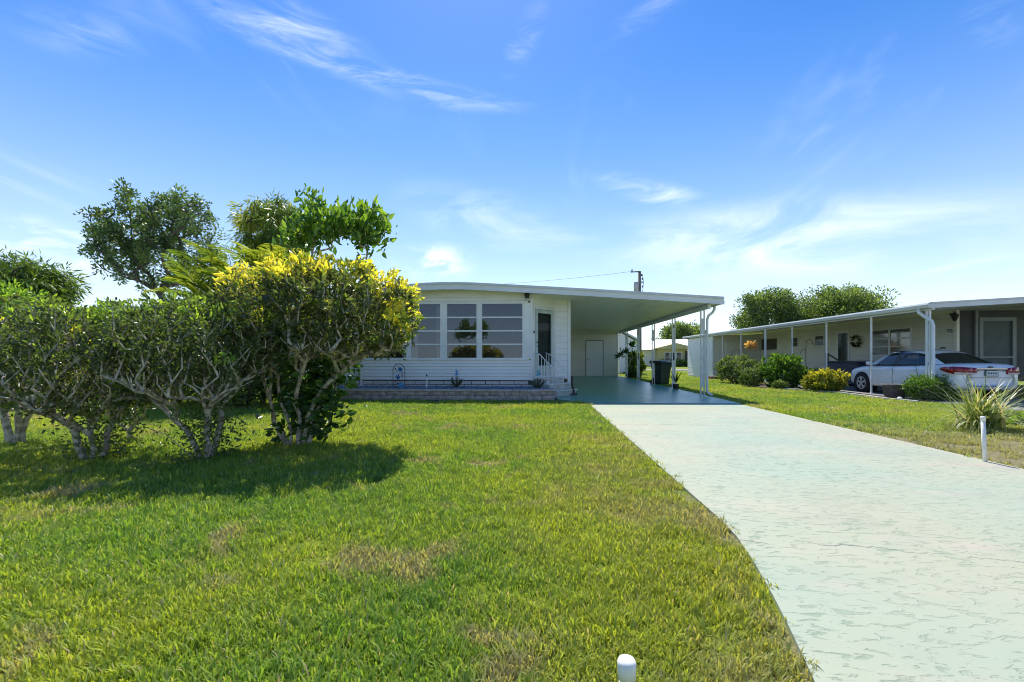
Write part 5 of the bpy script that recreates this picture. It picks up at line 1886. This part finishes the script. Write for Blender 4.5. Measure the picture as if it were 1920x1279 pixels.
def build_right_bed():
    grp = 'bushes in the bed beside the neighbour carport'
    VARI = leaf_mat('variegated_leaf', ((0.0, (0.05, 0.10, 0.03)), (0.5, (0.14, 0.22, 0.06)), (1.0, (0.40, 0.44, 0.16))), trans=0.3, rough=0.4)
    YELL = leaf_mat('yellow_croton_leaf', ((0.0, (0.03, 0.06, 0.015)), (0.45, (0.16, 0.20, 0.03)), (1.0, (0.62, 0.55, 0.06))), trans=0.35, rough=0.35)
    bush(51, 'round_bush', 'round pale variegated bush by the neighbour store room', 1353, 1444, 665, 722, VARI, (0.09, 0.045), 1.0, bias=0.05, group=grp)
    bush(52, 'upright_bush', 'small upright light green bush in front of the pale round bush', 1394, 1442, 690, 728, VARI, (0.07, 0.03), 1.2, bias=-0.08, group=grp)
    bush(53, 'glossy_bush', 'large dark glossy green bush in the middle of the neighbour bed', 1440, 1534, 664, 731, BROAD, (0.12, 0.05), 1.0, bias=0.0, group=grp)
    bush(54, 'dark_bush', 'low dark bush tucked behind the glossy bush and the yellow croton', 1512, 1552, 692, 728, HEDGE, (0.09, 0.04), 1.2, bias=-0.1, group=grp)
    bush(55, 'yellow_croton', 'bright yellow green croton bush by the front wheel of the sedan', 1526, 1606, 695, 738, YELL, (0.12, 0.055), 1.2, bias=0.15, group=grp, top_tint=0.4)
    bush(56, 'box_bush', 'clipped boxy green bush in front of the rear wheel of the sedan', 1728, 1806, 705, 754, BROAD, (0.034, 0.020), 6.5, power=6.0, bias=0.0, group=grp)
    bush(57, 'low_bush', 'small low pale green bush at the lawn edge by the glossy bush', 1455, 1480, 716, 732, VARI, (0.05, 0.025), 1.6, group=grp)
    # plant with a bare stem; backlight glow is put into its orange leaf colour
    rng = np.random.default_rng(58)
    b = on_ground(1412, 716)
    top = at_y(1408, 648, b.y)
    b = np.array([b.x, b.y, 0.0])
    tp = blob_points(rng, 26, np.array(top), np.array([.22, .2, .18]), .2, 2.0)
    arr, par, tips = grow(rng, [stem(b, [(b + np.array(top)) / 2 + np.array([.05, 0, 0]), np.array(top) - np.array([0, 0, .2])], .01, rng)], tp, .02, .2)
    BACKLIT = leaf_mat('backlit_leaf', ((0, (0.40, 0.24, 0.10)), (1, (0.75, 0.52, 0.25))), trans=0.45)
    plant('backlit_plant', 'single stemmed plant with a tuft of leaves coloured pale orange as if backlit before the dark window', 'plant', tuple(b), branch_mesh(arr, par, tips, .004, .3, 5, .02),
          rosettes(rng, arr[np.array(tips)], np.array(top), 12, .11, .05, tint_fn=None), BARK, BACKLIT)
    # pot
    p = on_ground(1690, 748)
    P = empty('plant_pot', (p.x, p.y + 0.25, 0.012), 'wide grey weathered plant pot beside the sedan', 'pot')
    MB().lathe([(0.20, 0.0), (0.26, 0.06), (0.295, 0.36), (0.315, 0.37), (0.315, 0.42), (0.285, 0.42), (0.27, 0.33), (0.02, 0.32)], 28).build('bowl', mat('grey_pot', (0.17, 0.165, 0.165), (0.10, 0.10, 0.10), 9, rough=0.85, bump=0.4), P, smooth=True)
    MB().lathe([(0.02, 0.332), (0.27, 0.332), (0.02, 0.36)], 16).build('soil', SOIL, P)
    p = on_ground(1687, 752)
    o = MB().lathe([(0.015, -0.01), (0.055, 0.0), (0.065, 0.05), (0.045, 0.09), (0.01, 0.10)], 10, (0, 0, 0)).build('white_stone', PVC, None, smooth=True)
    o.location = (p.x, p.y, 0.02)
    tag(o, 'small round white stone at the foot of the grey pot', 'stone')
    # edging pieces along the bed
    pts = [on_ground(px, py) for px, py in ((1462, 731.5), (1500, 734), (1530, 736), (1560, 738.5), (1590, 741.5), (1622, 745.5), (1650, 749.5), (1720, 757.5))]
    rnd = random.Random(2)
    E_ = empty('bed_edging', (pts[0].x, pts[0].y, 0), 'low line of pale concrete edging blocks along the neighbour bed', 'edging')
    em = MB().box(0, 1, -0.05, 0.05, 0.0, 0.075).mesh('edging_block', CONC)
    for a, b in zip(pts[:-1], pts[1:]):
        d = b - a
        n = max(1, round(d.length / 0.6))
        for k in range(n):
            q = a + d * (k / n)
            inst(em, 'edging_block', E_, (q.x - pts[0].x, q.y - pts[0].y, 0.005 + rnd.uniform(-.01, .01)), math.atan2(d.y, d.x) + rnd.uniform(-.03, .03), (d.length / n - 0.02, 1, 1))
    # strappy plant at the lawn's edge
    rng = np.random.default_rng(60)
    c = on_ground(1842, 806)
    n = 300
    az = rng.random(n) * 2 * PI
    lean = rng.uniform(0.05, 1.0, n) ** 0.7 * 1.55
    L = rng.uniform(0.6, 1.15, n)
    segs = 6
    V, Fc, T = [], [], []
    tint = np.where(rng.random(n) < 0.18, 0.9 + 0.1 * rng.random(n), rng.random(n) * 0.75)
    for i in range(n):
        p = np.array([rng.normal() * 0.10, rng.normal() * 0.10, 0.0])
        e = PI / 2 - lean[i] * 0.55
        dz = np.array([math.cos(az[i]), math.sin(az[i])])
        sd = np.array([-dz[1], dz[0], 0])
        for s in range(segs + 1):
            w = 0.013 * (1 - (s / segs) ** 2.2) + 0.0008
            V += [p - sd * w, p + sd * w]
            T += [tint[i]] * 2
            p = p + np.array([dz[0] * math.cos(e), dz[1] * math.cos(e), math.sin(e)]) * L[i] / segs
            e -= lean[i] * 0.20
            p[2] = max(p[2], 0.02)
        b = len(V) - 2 * (segs + 1)
        Fc += [(b + 2 * s, b + 2 * s + 1, b + 2 * s + 3, b + 2 * s + 2) for s in range(segs)]
    STRAP = leaf_mat('strap_leaf', ((0, (0.10, 0.16, 0.035)), (0.5, (0.32, 0.38, 0.13)), (0.8, (0.58, 0.58, 0.32)), (1, (0.60, 0.50, 0.36))), trans=0.3, rough=0.35)
    E_ = empty('strappy_plant', (c.x, c.y, 0), 'big clump of arching pale striped strap leaves by the driveway', 'plant')
    tri_mesh('leaf_blades', np.array(V), np.array(Fc), STRAP, np.array(T), E_)
    c = on_ground(1900, 800)
    rng = np.random.default_rng(61)
    n = 60
    E_ = empty('bright_plant', (c.x + 0.35, c.y + 0.1, 0), 'small bright green leafy plant at the right frame edge', 'plant')
    D = unit(rng.normal(size=(n, 3)) * np.array([1, 1, .3]) + np.array([0, 0, .8]))
    ln = rng.uniform(.15, .35, n)
    V, Fc, T = leaf_geo(rng.normal(size=(n, 3)) * .03, D, ln, ln * .2, .5 + .5 * rng.random(n), rng)
    tri_mesh('leaf_blades', V, Fc, BROAD, T, E_)
    # white pvc marker stakes
    for (px, pt, pb, lab, zt) in ((1847, 781, 869, 'slim white pipe stake in dry grass at the right driveway edge', None), (1175, 1234, None, 'white capped pipe stake rising from the lawn at the bottom edge', 0.42)):
        if pb:
            g_ = on_ground(px, pb)
            hgt = 0.555
            tilt = -0.045
        else:
            d = ray(px, 1234)
            t = (zt - CAM_H) / d[2]
            g_ = Vector((d[0] * t, d[1] * t, 0))
            hgt = zt
            tilt = 0.0
        S = empty('marker_stake', (g_.x, g_.y, 0), lab, 'stake', 'white marker stakes by the driveway')
        S.rotation_euler = (0, tilt, 0)
        MB().lathe([(0.0215, -0.05), (0.0215, hgt - 0.05)], 20).build('pipe', PVC, S, smooth=True)
        MB().lathe([(0.025, hgt - 0.055), (0.026, hgt - 0.012), (0.022, hgt - 0.003), (0.010, hgt), (0.001, hgt)], 20).build('cap', PVC, S, smooth=True)
    # stack of red boards at the store room
    p = on_ground(1356, 712)
    K = empty('board_stack', (p.x, p.y, ground_z(p.x, p.y)), 'low stack of reddish boards on the grass by the store room', 'boards')
    redw = mat('red_board', (0.28, 0.10, 0.07), (0.20, 0.075, 0.055), 5, rough=0.8)
    palw = mat('pale_board', (0.50, 0.44, 0.38), rough=0.8)
    for i in range(3):
        for j in range(3):
            o = MB().box(-0.85 + 0.05 * i, 0.8 - 0.07 * j, -0.25 + 0.17 * j, -0.10 + 0.17 * j, 0.02 + 0.075 * i, 0.085 + 0.075 * i).build('board', palw if (i == 2 and j != 1) else redw, K)
    # navy storage box beside the side door
    q = at_x(1588, 700, 13.6)
    B = empty('storage_box', (13.7, q.y, 0.03), 'navy blue storage box with raised end post by the side door', 'storage box')
    nv = mat('navy_plastic', (0.012, 0.022, 0.075), (0.018, 0.03, 0.09), 4, rough=0.45)
    MB().box(-0.4, 0.4, -1.1, 0.85, 0.06, 0.98).build('body', nv, B, bevel=0.03)
    MB().box(-0.43, 0.43, -1.15, 0.88, 0.982, 1.05).build('lid', nv, B, bevel=0.015)
    MB().box(-0.42, -0.32, 0.89, 1.0, 0.0, 1.42).build('end_post', BLACK, B)
    MB().bar((-0.37, 0.88, 1.38), (-0.37, 0.1, 1.06), 0.05, 0.05).build('brace', BLACK, B)
    for y in (-1.0, 0.75):
        MB().box(-0.38, 0.38, y - 0.05, y + 0.05, 0.0, 0.06).build('skid', BLACK, B)
    # hanging wreath by the door
    q = at_x(1607, 640, WX - 0.06)
    rng = np.random.default_rng(62)
    n = 130
    a = rng.random(n) * 2 * PI
    r = 0.14 + 0.09 * rng.random(n)
    P = np.stack([rng.normal(size=n) * 0.03 - 0.03, r * np.cos(a), r * np.sin(a)], 1)
    D = unit(np.stack([-0.6 + rng.normal(size=n) * .3, np.cos(a + 1), np.sin(a + 1)], 1))
    V, Fc, T = leaf_geo(P, D, np.full(n, .12), np.full(n, .06), rng.random(n) * .3, rng)
    W = empty('door_wreath', tuple(q), 'dark leafy wreath hanging on the cream wall beside the side door', 'wreath')
    tri_mesh('leaves', V, Fc, HEDGE, T, W)
    MB().tube([(-0.03, 0, 0.15), (-0.03, 0, 0.30), (0.03, 0, 0.33)], 0.006, 5).build('hook', BLACK, W)
    # shepherd's hook and arch trellis
    b = on_ground(1511, 724)
    S = empty('plant_hook', (b.x, b.y, 0), 'thin black double-armed plant hook rising behind the glossy bush', 'plant hook')
    MB().tube([(0, 0, 0), (0, 0, 1.75), (0.03, 0, 1.95), (0.14, 0, 2.03), (0.26, 0, 1.95), (0.30, 0, 1.80)], 0.012, 6).build('shaft', BLACK, S)
    MB().tube([(0, 0, 1.55), (-0.10, 0, 1.62), (-0.20, 0, 1.50), (-0.24, 0, 1.40)], 0.010, 6).build('arm', BLACK, S)
    b = on_ground(1380, 712)
    S = empty('arch_trellis', (b.x, b.y, 0), 'dark wire arch trellis standing behind the pale round bush', 'trellis')
    pts = [(-0.28, 0, 0)] + [(0.28 * math.cos(PI - PI * i / 10), 0, 1.25 + 0.42 * math.sin(PI * i / 10)) for i in range(11)] + [(0.28, 0, 0)]
    MB().tube(pts, 0.013, 6).build('frame', BLACK, S)
    for z in (0.4, 0.8, 1.2):
        MB().tube([(-0.28, 0, z), (0.28, 0, z)], 0.008, 5).build('crossbar', BLACK, S)


# ================================================================ BEHIND THE CARPORT, BACKGROUND
def build_back():
    # wheeled bin
    p = on_ground(1228, 722)
    B = empty('wheeled_bin', (p.x + 0.30, p.y + 0.1, 0.0), 'dark green wheeled rubbish bin beside the carport posts', 'bin', rz=0.5)
    m = MB()
    n0 = 0
    rings = [(0.24, 0.25, 0.05), (0.27, 0.29, 0.5), (0.32, 0.35, 0.98)]
    for (a, b, z) in rings:
        m.v += [(-a, -b, z), (a, -b, z), (a, b, z), (-a, b, z)]
    for i in range(2):
        for j in range(4):
            a, b = i * 4 + j, i * 4 + (j + 1) % 4
            m.f.append((a, b, b + 4, a + 4))
    m.f += [(3, 2, 1, 0), (8, 9, 10, 11)]
    m.build('body', BINM, B, bevel=0.03)
    lid = MB()
    lid.prism([(-0.40, 0.985), (-0.40, 1.03), (-0.30, 1.09), (0.30, 1.10), (0.38, 1.06), (0.38, 0.985)], -0.345, 0.345, lambda a, b, t: (t, a, b))
    lid.build('lid', BINM, B, bevel=0.015)
    MB().tube([(-0.25, 0.38, 0.98), (-0.25, 0.46, 1.0), (0.25, 0.46, 1.0), (0.25, 0.38, 0.98)], 0.018, 8).build('handle', BINM, B)
    for s in (-1, 1):
        w = MB().tube([(s * 0.26, 0.24, 0.13), (s * 0.32, 0.24, 0.13)], 0.13, 16).build('wheel', BLACK, B)
    # rosette-leaved plant with thin forked stems
    rng = np.random.default_rng(70)
    b = np.array([*on_ground(1168, 710)[:2], 0.0]) + np.array([0.25, 0, 0])
    tops = [np.array(at_y(px, py, b[1])) for px, py in ((1163, 668), (1174, 662), (1184, 650), (1188, 668))]
    arr, par, tips = grow(rng, [stem(b, [b + np.array([0, 0, .6])], .01, rng)], np.array(tops), .03, .25)
    geo = rosettes(rng, np.array(tops), b + np.array([0, 0, .5]), 26, .30, .08, spread=.8, up=.25, scatter=.03, tint_fn=lambda P, i: rng.random(len(P)) * .5)
    plant('rosette_plant', 'tall thin-stemmed plant with dark strappy rosettes at the back of the carport', 'plant', tuple(b), branch_mesh(arr, par, tips, .018, .3, 6, .04), geo, BARK, BROAD)
    YG = leaf_mat('yellow_green_leaf', ((0, (0.05, 0.09, 0.02)), (0.5, (0.16, 0.22, 0.035)), (1, (0.40, 0.42, 0.07))), trans=.4)
    bush(71, 'leafy_shrub', 'sunlit yellow green shrub between the back carport posts and the bin', 1178, 1212, 658, 709, YG, (0.17, 0.07), 0.7, bias=.1)
    bush(72, 'dark_shrub', 'low dark shrub at the foot of the back carport posts', 1176, 1200, 690, 710, HEDGE, (0.12, 0.05), 1.3)
    # potted lily at a post
    p = on_ground(1275, 733)
    P = empty('potted_plant', (p.x + 0.02, p.y + 0.6, 0.0), 'black pot with upright thin dark stems beside the second carport post', 'potted plant')
    MB().lathe([(0.09, 0), (0.12, 0.2), (0.13, 0.2), (0.13, 0.23), (0.02, 0.21)], 16).build('pot', BLACK, P)
    n = 26
    D = unit(rng.normal(size=(n, 3)) * np.array([.35, .35, .1]) + np.array([0, 0, 1.]))
    ln = rng.uniform(.2, .6, n)
    V, Fc, T = leaf_geo(np.zeros((n, 3)) + np.array([0, 0, .25]), D, ln, ln * .07, rng.random(n) * .4, rng)
    tri_mesh('leaf_blades', V, Fc, BROAD, T, P)
    # utility pole
    d = ray(1199, HORIZ)
    Y0 = 33.0
    px_, py_ = d[0] / d[1] * Y0, Y0
    U = empty('utility_pole', (px_, py_, 0), 'weathered wooden utility pole with transformer rising behind the carport roof', 'utility pole')
    ztop = at_y(1199, 509, Y0).z
    wood = mat('grey_pole_wood', (0.26, 0.235, 0.21), (0.17, 0.15, 0.135), 5, rough=0.9, stretch=(3, 3, .3))
    MB().tube([(0, 0, -0.3), (0, 0, ztop * 0.5), (0, 0, ztop)], [0.17, 0.145, 0.115], 12).build('pole', wood, U, smooth=True)
    MB().bar((-0.65, -0.1, ztop - 0.06), (0.05, -0.1, ztop - 0.03), 0.06, 0.07).build('arm', BLACK, U)
    zc = at_y(1194, 540, Y0).z
    MB().lathe([(0.02, 0.42), (0.15, 0.40), (0.17, 0.36), (0.17, -0.30), (0.12, -0.33)], 16, (-0.26, -0.14, zc)).build('transformer', mat('grey_can', (0.36, 0.37, 0.38), rough=0.5), U, smooth=True)
    for (dx, dz) in ((0.14, -0.28), (0.18, -0.55), (0.16, -0.80), (0.20, -1.1), (-0.55, 0.06)):
        MB().lathe([(0.03, -0.07), (0.06, -0.03), (0.035, 0.0), (0.06, 0.04), (0.02, 0.08)], 8, (dx, -0.1, ztop + dz)).build('insulator', BLACK, U)
    MB().tube([(0.17, -0.1, ztop - 0.2), (0.26, -0.1, ztop - 0.7), (0.22, -0.1, ztop - 1.3), (0.16, -0.1, ztop - 1.6)], 0.018, 5).build('drop_cable', BLACK, U)
    a = Vector((px_ - 0.6, py_ - 0.1, ztop - 0.02))
    pts = []
    bb = Vector((px_ - 24, py_ + 0.5, ztop - 0.9))
    for i in range(25):
        f = i / 24
        q = a.lerp(bb, f)
        q.z -= 0.9 * 4 * f * (1 - f) * 0.5
        pts.append(tuple(q))
    o = MB().tube(pts, 0.010, 4).build('power_line', BLACK)
    tag(o, 'thin black power line running left from the utility pole', 'power line')

    # white home beyond the carport
    Y1 = 37.0
    Hh = empty('white_home', (0, 0, 0), 'white gabled home partly hidden behind the carport back wall', 'house')
    xr = at_y(1194, 660, Y1).x
    xl = xr - 7.5
    ze = at_y(1194, 638, Y1).z
    zr_ = at_y(1165, 622, Y1).z
    xm = xl + 3.75
    zpk = ze + (zr_ - ze) / (xr - at_y(1165, 660, Y1).x) * 3.75
    MB().prism([(xl, 0), (xr, 0), (xr, ze - 0.1), (xm, zpk - 0.1), (xl, ze - 0.1)], Y1, Y1 + 12, lambda p, q, t: (p, t, q)).build('wall', WHITE, Hh)
    MB().prism([(xl - .3, ze - 0.15), (xm, zpk), (xr + .3, ze - 0.15), (xr + .3, ze - 0.02), (xm, zpk + 0.14), (xl - .3, ze - .02)], Y1 - 0.3, Y1 + 12.3, lambda p, q, t: (p, t, q)).build('roof', FASCIA, Hh)
    for k in range(2):
        w = MB().box(xm - 2 + 2.4 * k, xm - 0.9 + 2.4 * k, Y1 - 0.04, Y1 + 0.02, 1.0, 2.1).build('window', TRIM, Hh)
        MB().box(xm - 1.93 + 2.4 * k, xm - 0.97 + 2.4 * k, Y1 - 0.05, Y1 - 0.041, 1.07, 2.03).build('pane', DGLASS, w)

    # pale yellow house across the back street
    Y2 = 62.0
    Q = empty('yellow_house', (0, 0, 0), 'pale yellow house with white roof across the back street', 'house')
    xa, xb = at_y(1206, 670, Y2).x, at_y(1330, 670, Y2).x
    xg0, xg1 = at_y(1234, 670, Y2).x, at_y(1300, 670, Y2).x
    yel = mat('yellow_wall', (0.58, 0.50, 0.27), (0.52, 0.45, 0.24), 1, rough=0.7)
    ze = at_y(1240, 654, Y2).z
    zp = at_y(1262, 647, Y2).z
    MB().box(xg0, xb + 6, Y2, Y2 + 9, 0, ze).build('wall', yel, Q)
    MB().box(xa - 4, xg0 - .001, Y2 + 1.5, Y2 + 9, 0, ze - 0.15).build('wing_wall', WHITE, Q)
    MB().prism([(xg0 - .5, ze - .05), (xg1 + .5, ze - .05), (xg1 + .5, ze + .05), ((xg0 + xg1) / 2, zp + .25), (xg0 - .5, ze + .05)], Y2 - 0.5, Y2 + 5, lambda p, q, t: (p, t, q)).build('gable', yel, Q)
    rf = mat('bright_white_roof', (0.80, 0.78, 0.74), rough=0.7)
    r = MB()
    r.quad((xa - 4.5, Y2 + 0.8, ze - 0.15), (xb + 6.5, Y2 - 0.4, ze + 0.0), (xb + 6.5, Y2 + 5, zp + 1.0), (xa - 4.5, Y2 + 5, zp + 0.9))
    r.quad((xa - 4.5, Y2 + 9.6, ze - 0.15), (xb + 6.5, Y2 + 9.6, ze - 0.15), (xb + 6.5, Y2 + 5.001, zp + 1.0), (xa - 4.5, Y2 + 5.001, zp + 0.9))
    r.build('roof', rf, Q)
    for (pa, pb) in ((1246, 1256), (1257, 1267), (1268, 1278)):
        x0, x1 = at_y(pa, 670, Y2).x, at_y(pb, 670, Y2).x
        w = MB().box(x0, x1, Y2 - 0.08, Y2 - 0.001, 0.75, 1.95).build('window', TRIM, Q)
        MB().box(x0 + .08, x1 - .08, Y2 - 0.10, Y2 - 0.081, 0.83, 1.87).build('pane', DGLASS, w)
    x0 = at_y(1284, 670, Y2).x
    MB().box(x0, x0 + 0.9, Y2 - 0.06, Y2 - 0.001, 0.1, 2.1).build('door', mat('dark_door', (0.06, 0.05, 0.04), rough=.5), Q)
    for i, (pa, w) in enumerate(((1250, .9), (1270, 1.1), (1290, .8))):
        b = at_y(pa, 670, Y2 - 1.2)
        big_tree(80 + i, 'foundation_shrub', ('small dark shrub below the left window of the yellow house', 'small dark shrub below the right window of the yellow house', 'small shrub beside the yellow house door')[i],
                 (b.x, b.y, 0), .7, (b.x, b.y, .45), (w, .6, .42), 30, 40, (.16, .08), HEDGE, cl_r=.25, trunk_r=.04, group='shrubs along the yellow house')

    def crown_tree(seed, label, px, ptop, pw, Y, zlow=2.0, name='oak_tree', lm=OAKM, n=260, per=60, leaf=(.34, .17), cl=.75, group='broad trees behind the homes', bias=0.0):
        b = at_y(px, 670, Y)
        zt = at_y(px, ptop, Y).z
        w = pw * Y / F_PX / 2
        zc = (zt + zlow) / 2
        big_tree(seed, name, label, (b.x, b.y, 0), zt, (b.x, b.y, zc), (w * .92, w * .8, (zt - zlow) / 2 * .95), n, per, leaf, lm, cl_r=cl, trunk_r=.28, shell=.5, power=2.3, split=.3, group=group, tint_bias=bias)
    crown_tree(90, 'broad dark green tree behind the neighbour roof, nearer the carport', 1444, 548, 125, 46, n=120, per=230, leaf=(.22, .12), cl=.95)
    crown_tree(91, 'widest rounded tree behind the neighbour roof, farther right', 1575, 546, 165, 46, bias=0.1, n=150, per=230, leaf=(.22, .12), cl=1.0)
    crown_tree(92, 'round olive tree behind the yellow house', 1280, 608, 78, 82, zlow=2.6, n=170, leaf=(.42, .2), bias=0.1)
    crown_tree(93, 'low green tree left of the round olive tree, above the yellow house roof', 1232, 638, 50, 90, zlow=1.5, n=90, leaf=(.4, .2))
    # left neighbour: home and blue car, glimpsed through the hedge
    Lh = empty('pale_home', (0, 0, 0), 'pale home glimpsed through the hedge at left', 'mobile home')
    siding(Lh, (-22, 19.0), (-13.6, 19.0), 0.5, 2.9, 12, WHITE)
    MB().box(-22, -13.6, 19.02, 32, 0, 2.95).build('wall', WHITE, Lh)
    MB().prism([(-22.4, 2.9), (-17.8, 3.4), (-13.2, 2.9), (-13.2, 3.0), (-17.8, 3.52), (-22.4, 3.0)], 18.5, 32.4, lambda p, q, t: (p, t, q)).build('roof', ROOFM, Lh)
    for x in (-21, -18.2, -15.6):
        w = MB().box(x, x + 1.4, 18.93, 18.985, 1.2, 2.3).build('window', TRIM, Lh)
        MB().box(x + .06, x + 1.34, 18.92, 18.929, 1.26, 2.24).build('pane', DGLASS, w)
    bl = mat('blue_car_paint', (0.02, 0.06, 0.12), (0.025, 0.07, 0.14), 1, rough=.25, coat=.6)
    g = on_ground(215, 738)
    build_sedan('parked_car', 'dark blue car glimpsed through the hedge at left', (g.x, g.y, 0.0), PI / 2, bl, detail=False)


build_neighbour()
WCAR = mat('white_car_paint', (0.82, 0.83, 0.84), (0.81, 0.82, 0.83), 1, rough=0.22, coat=0.7)
build_sedan('sedan', 'white four-door sedan parked under the neighbour carport, rear towards the street', (12.42, 15.42, 0.03), 0.0, WCAR)
build_right_bed()
build_back()
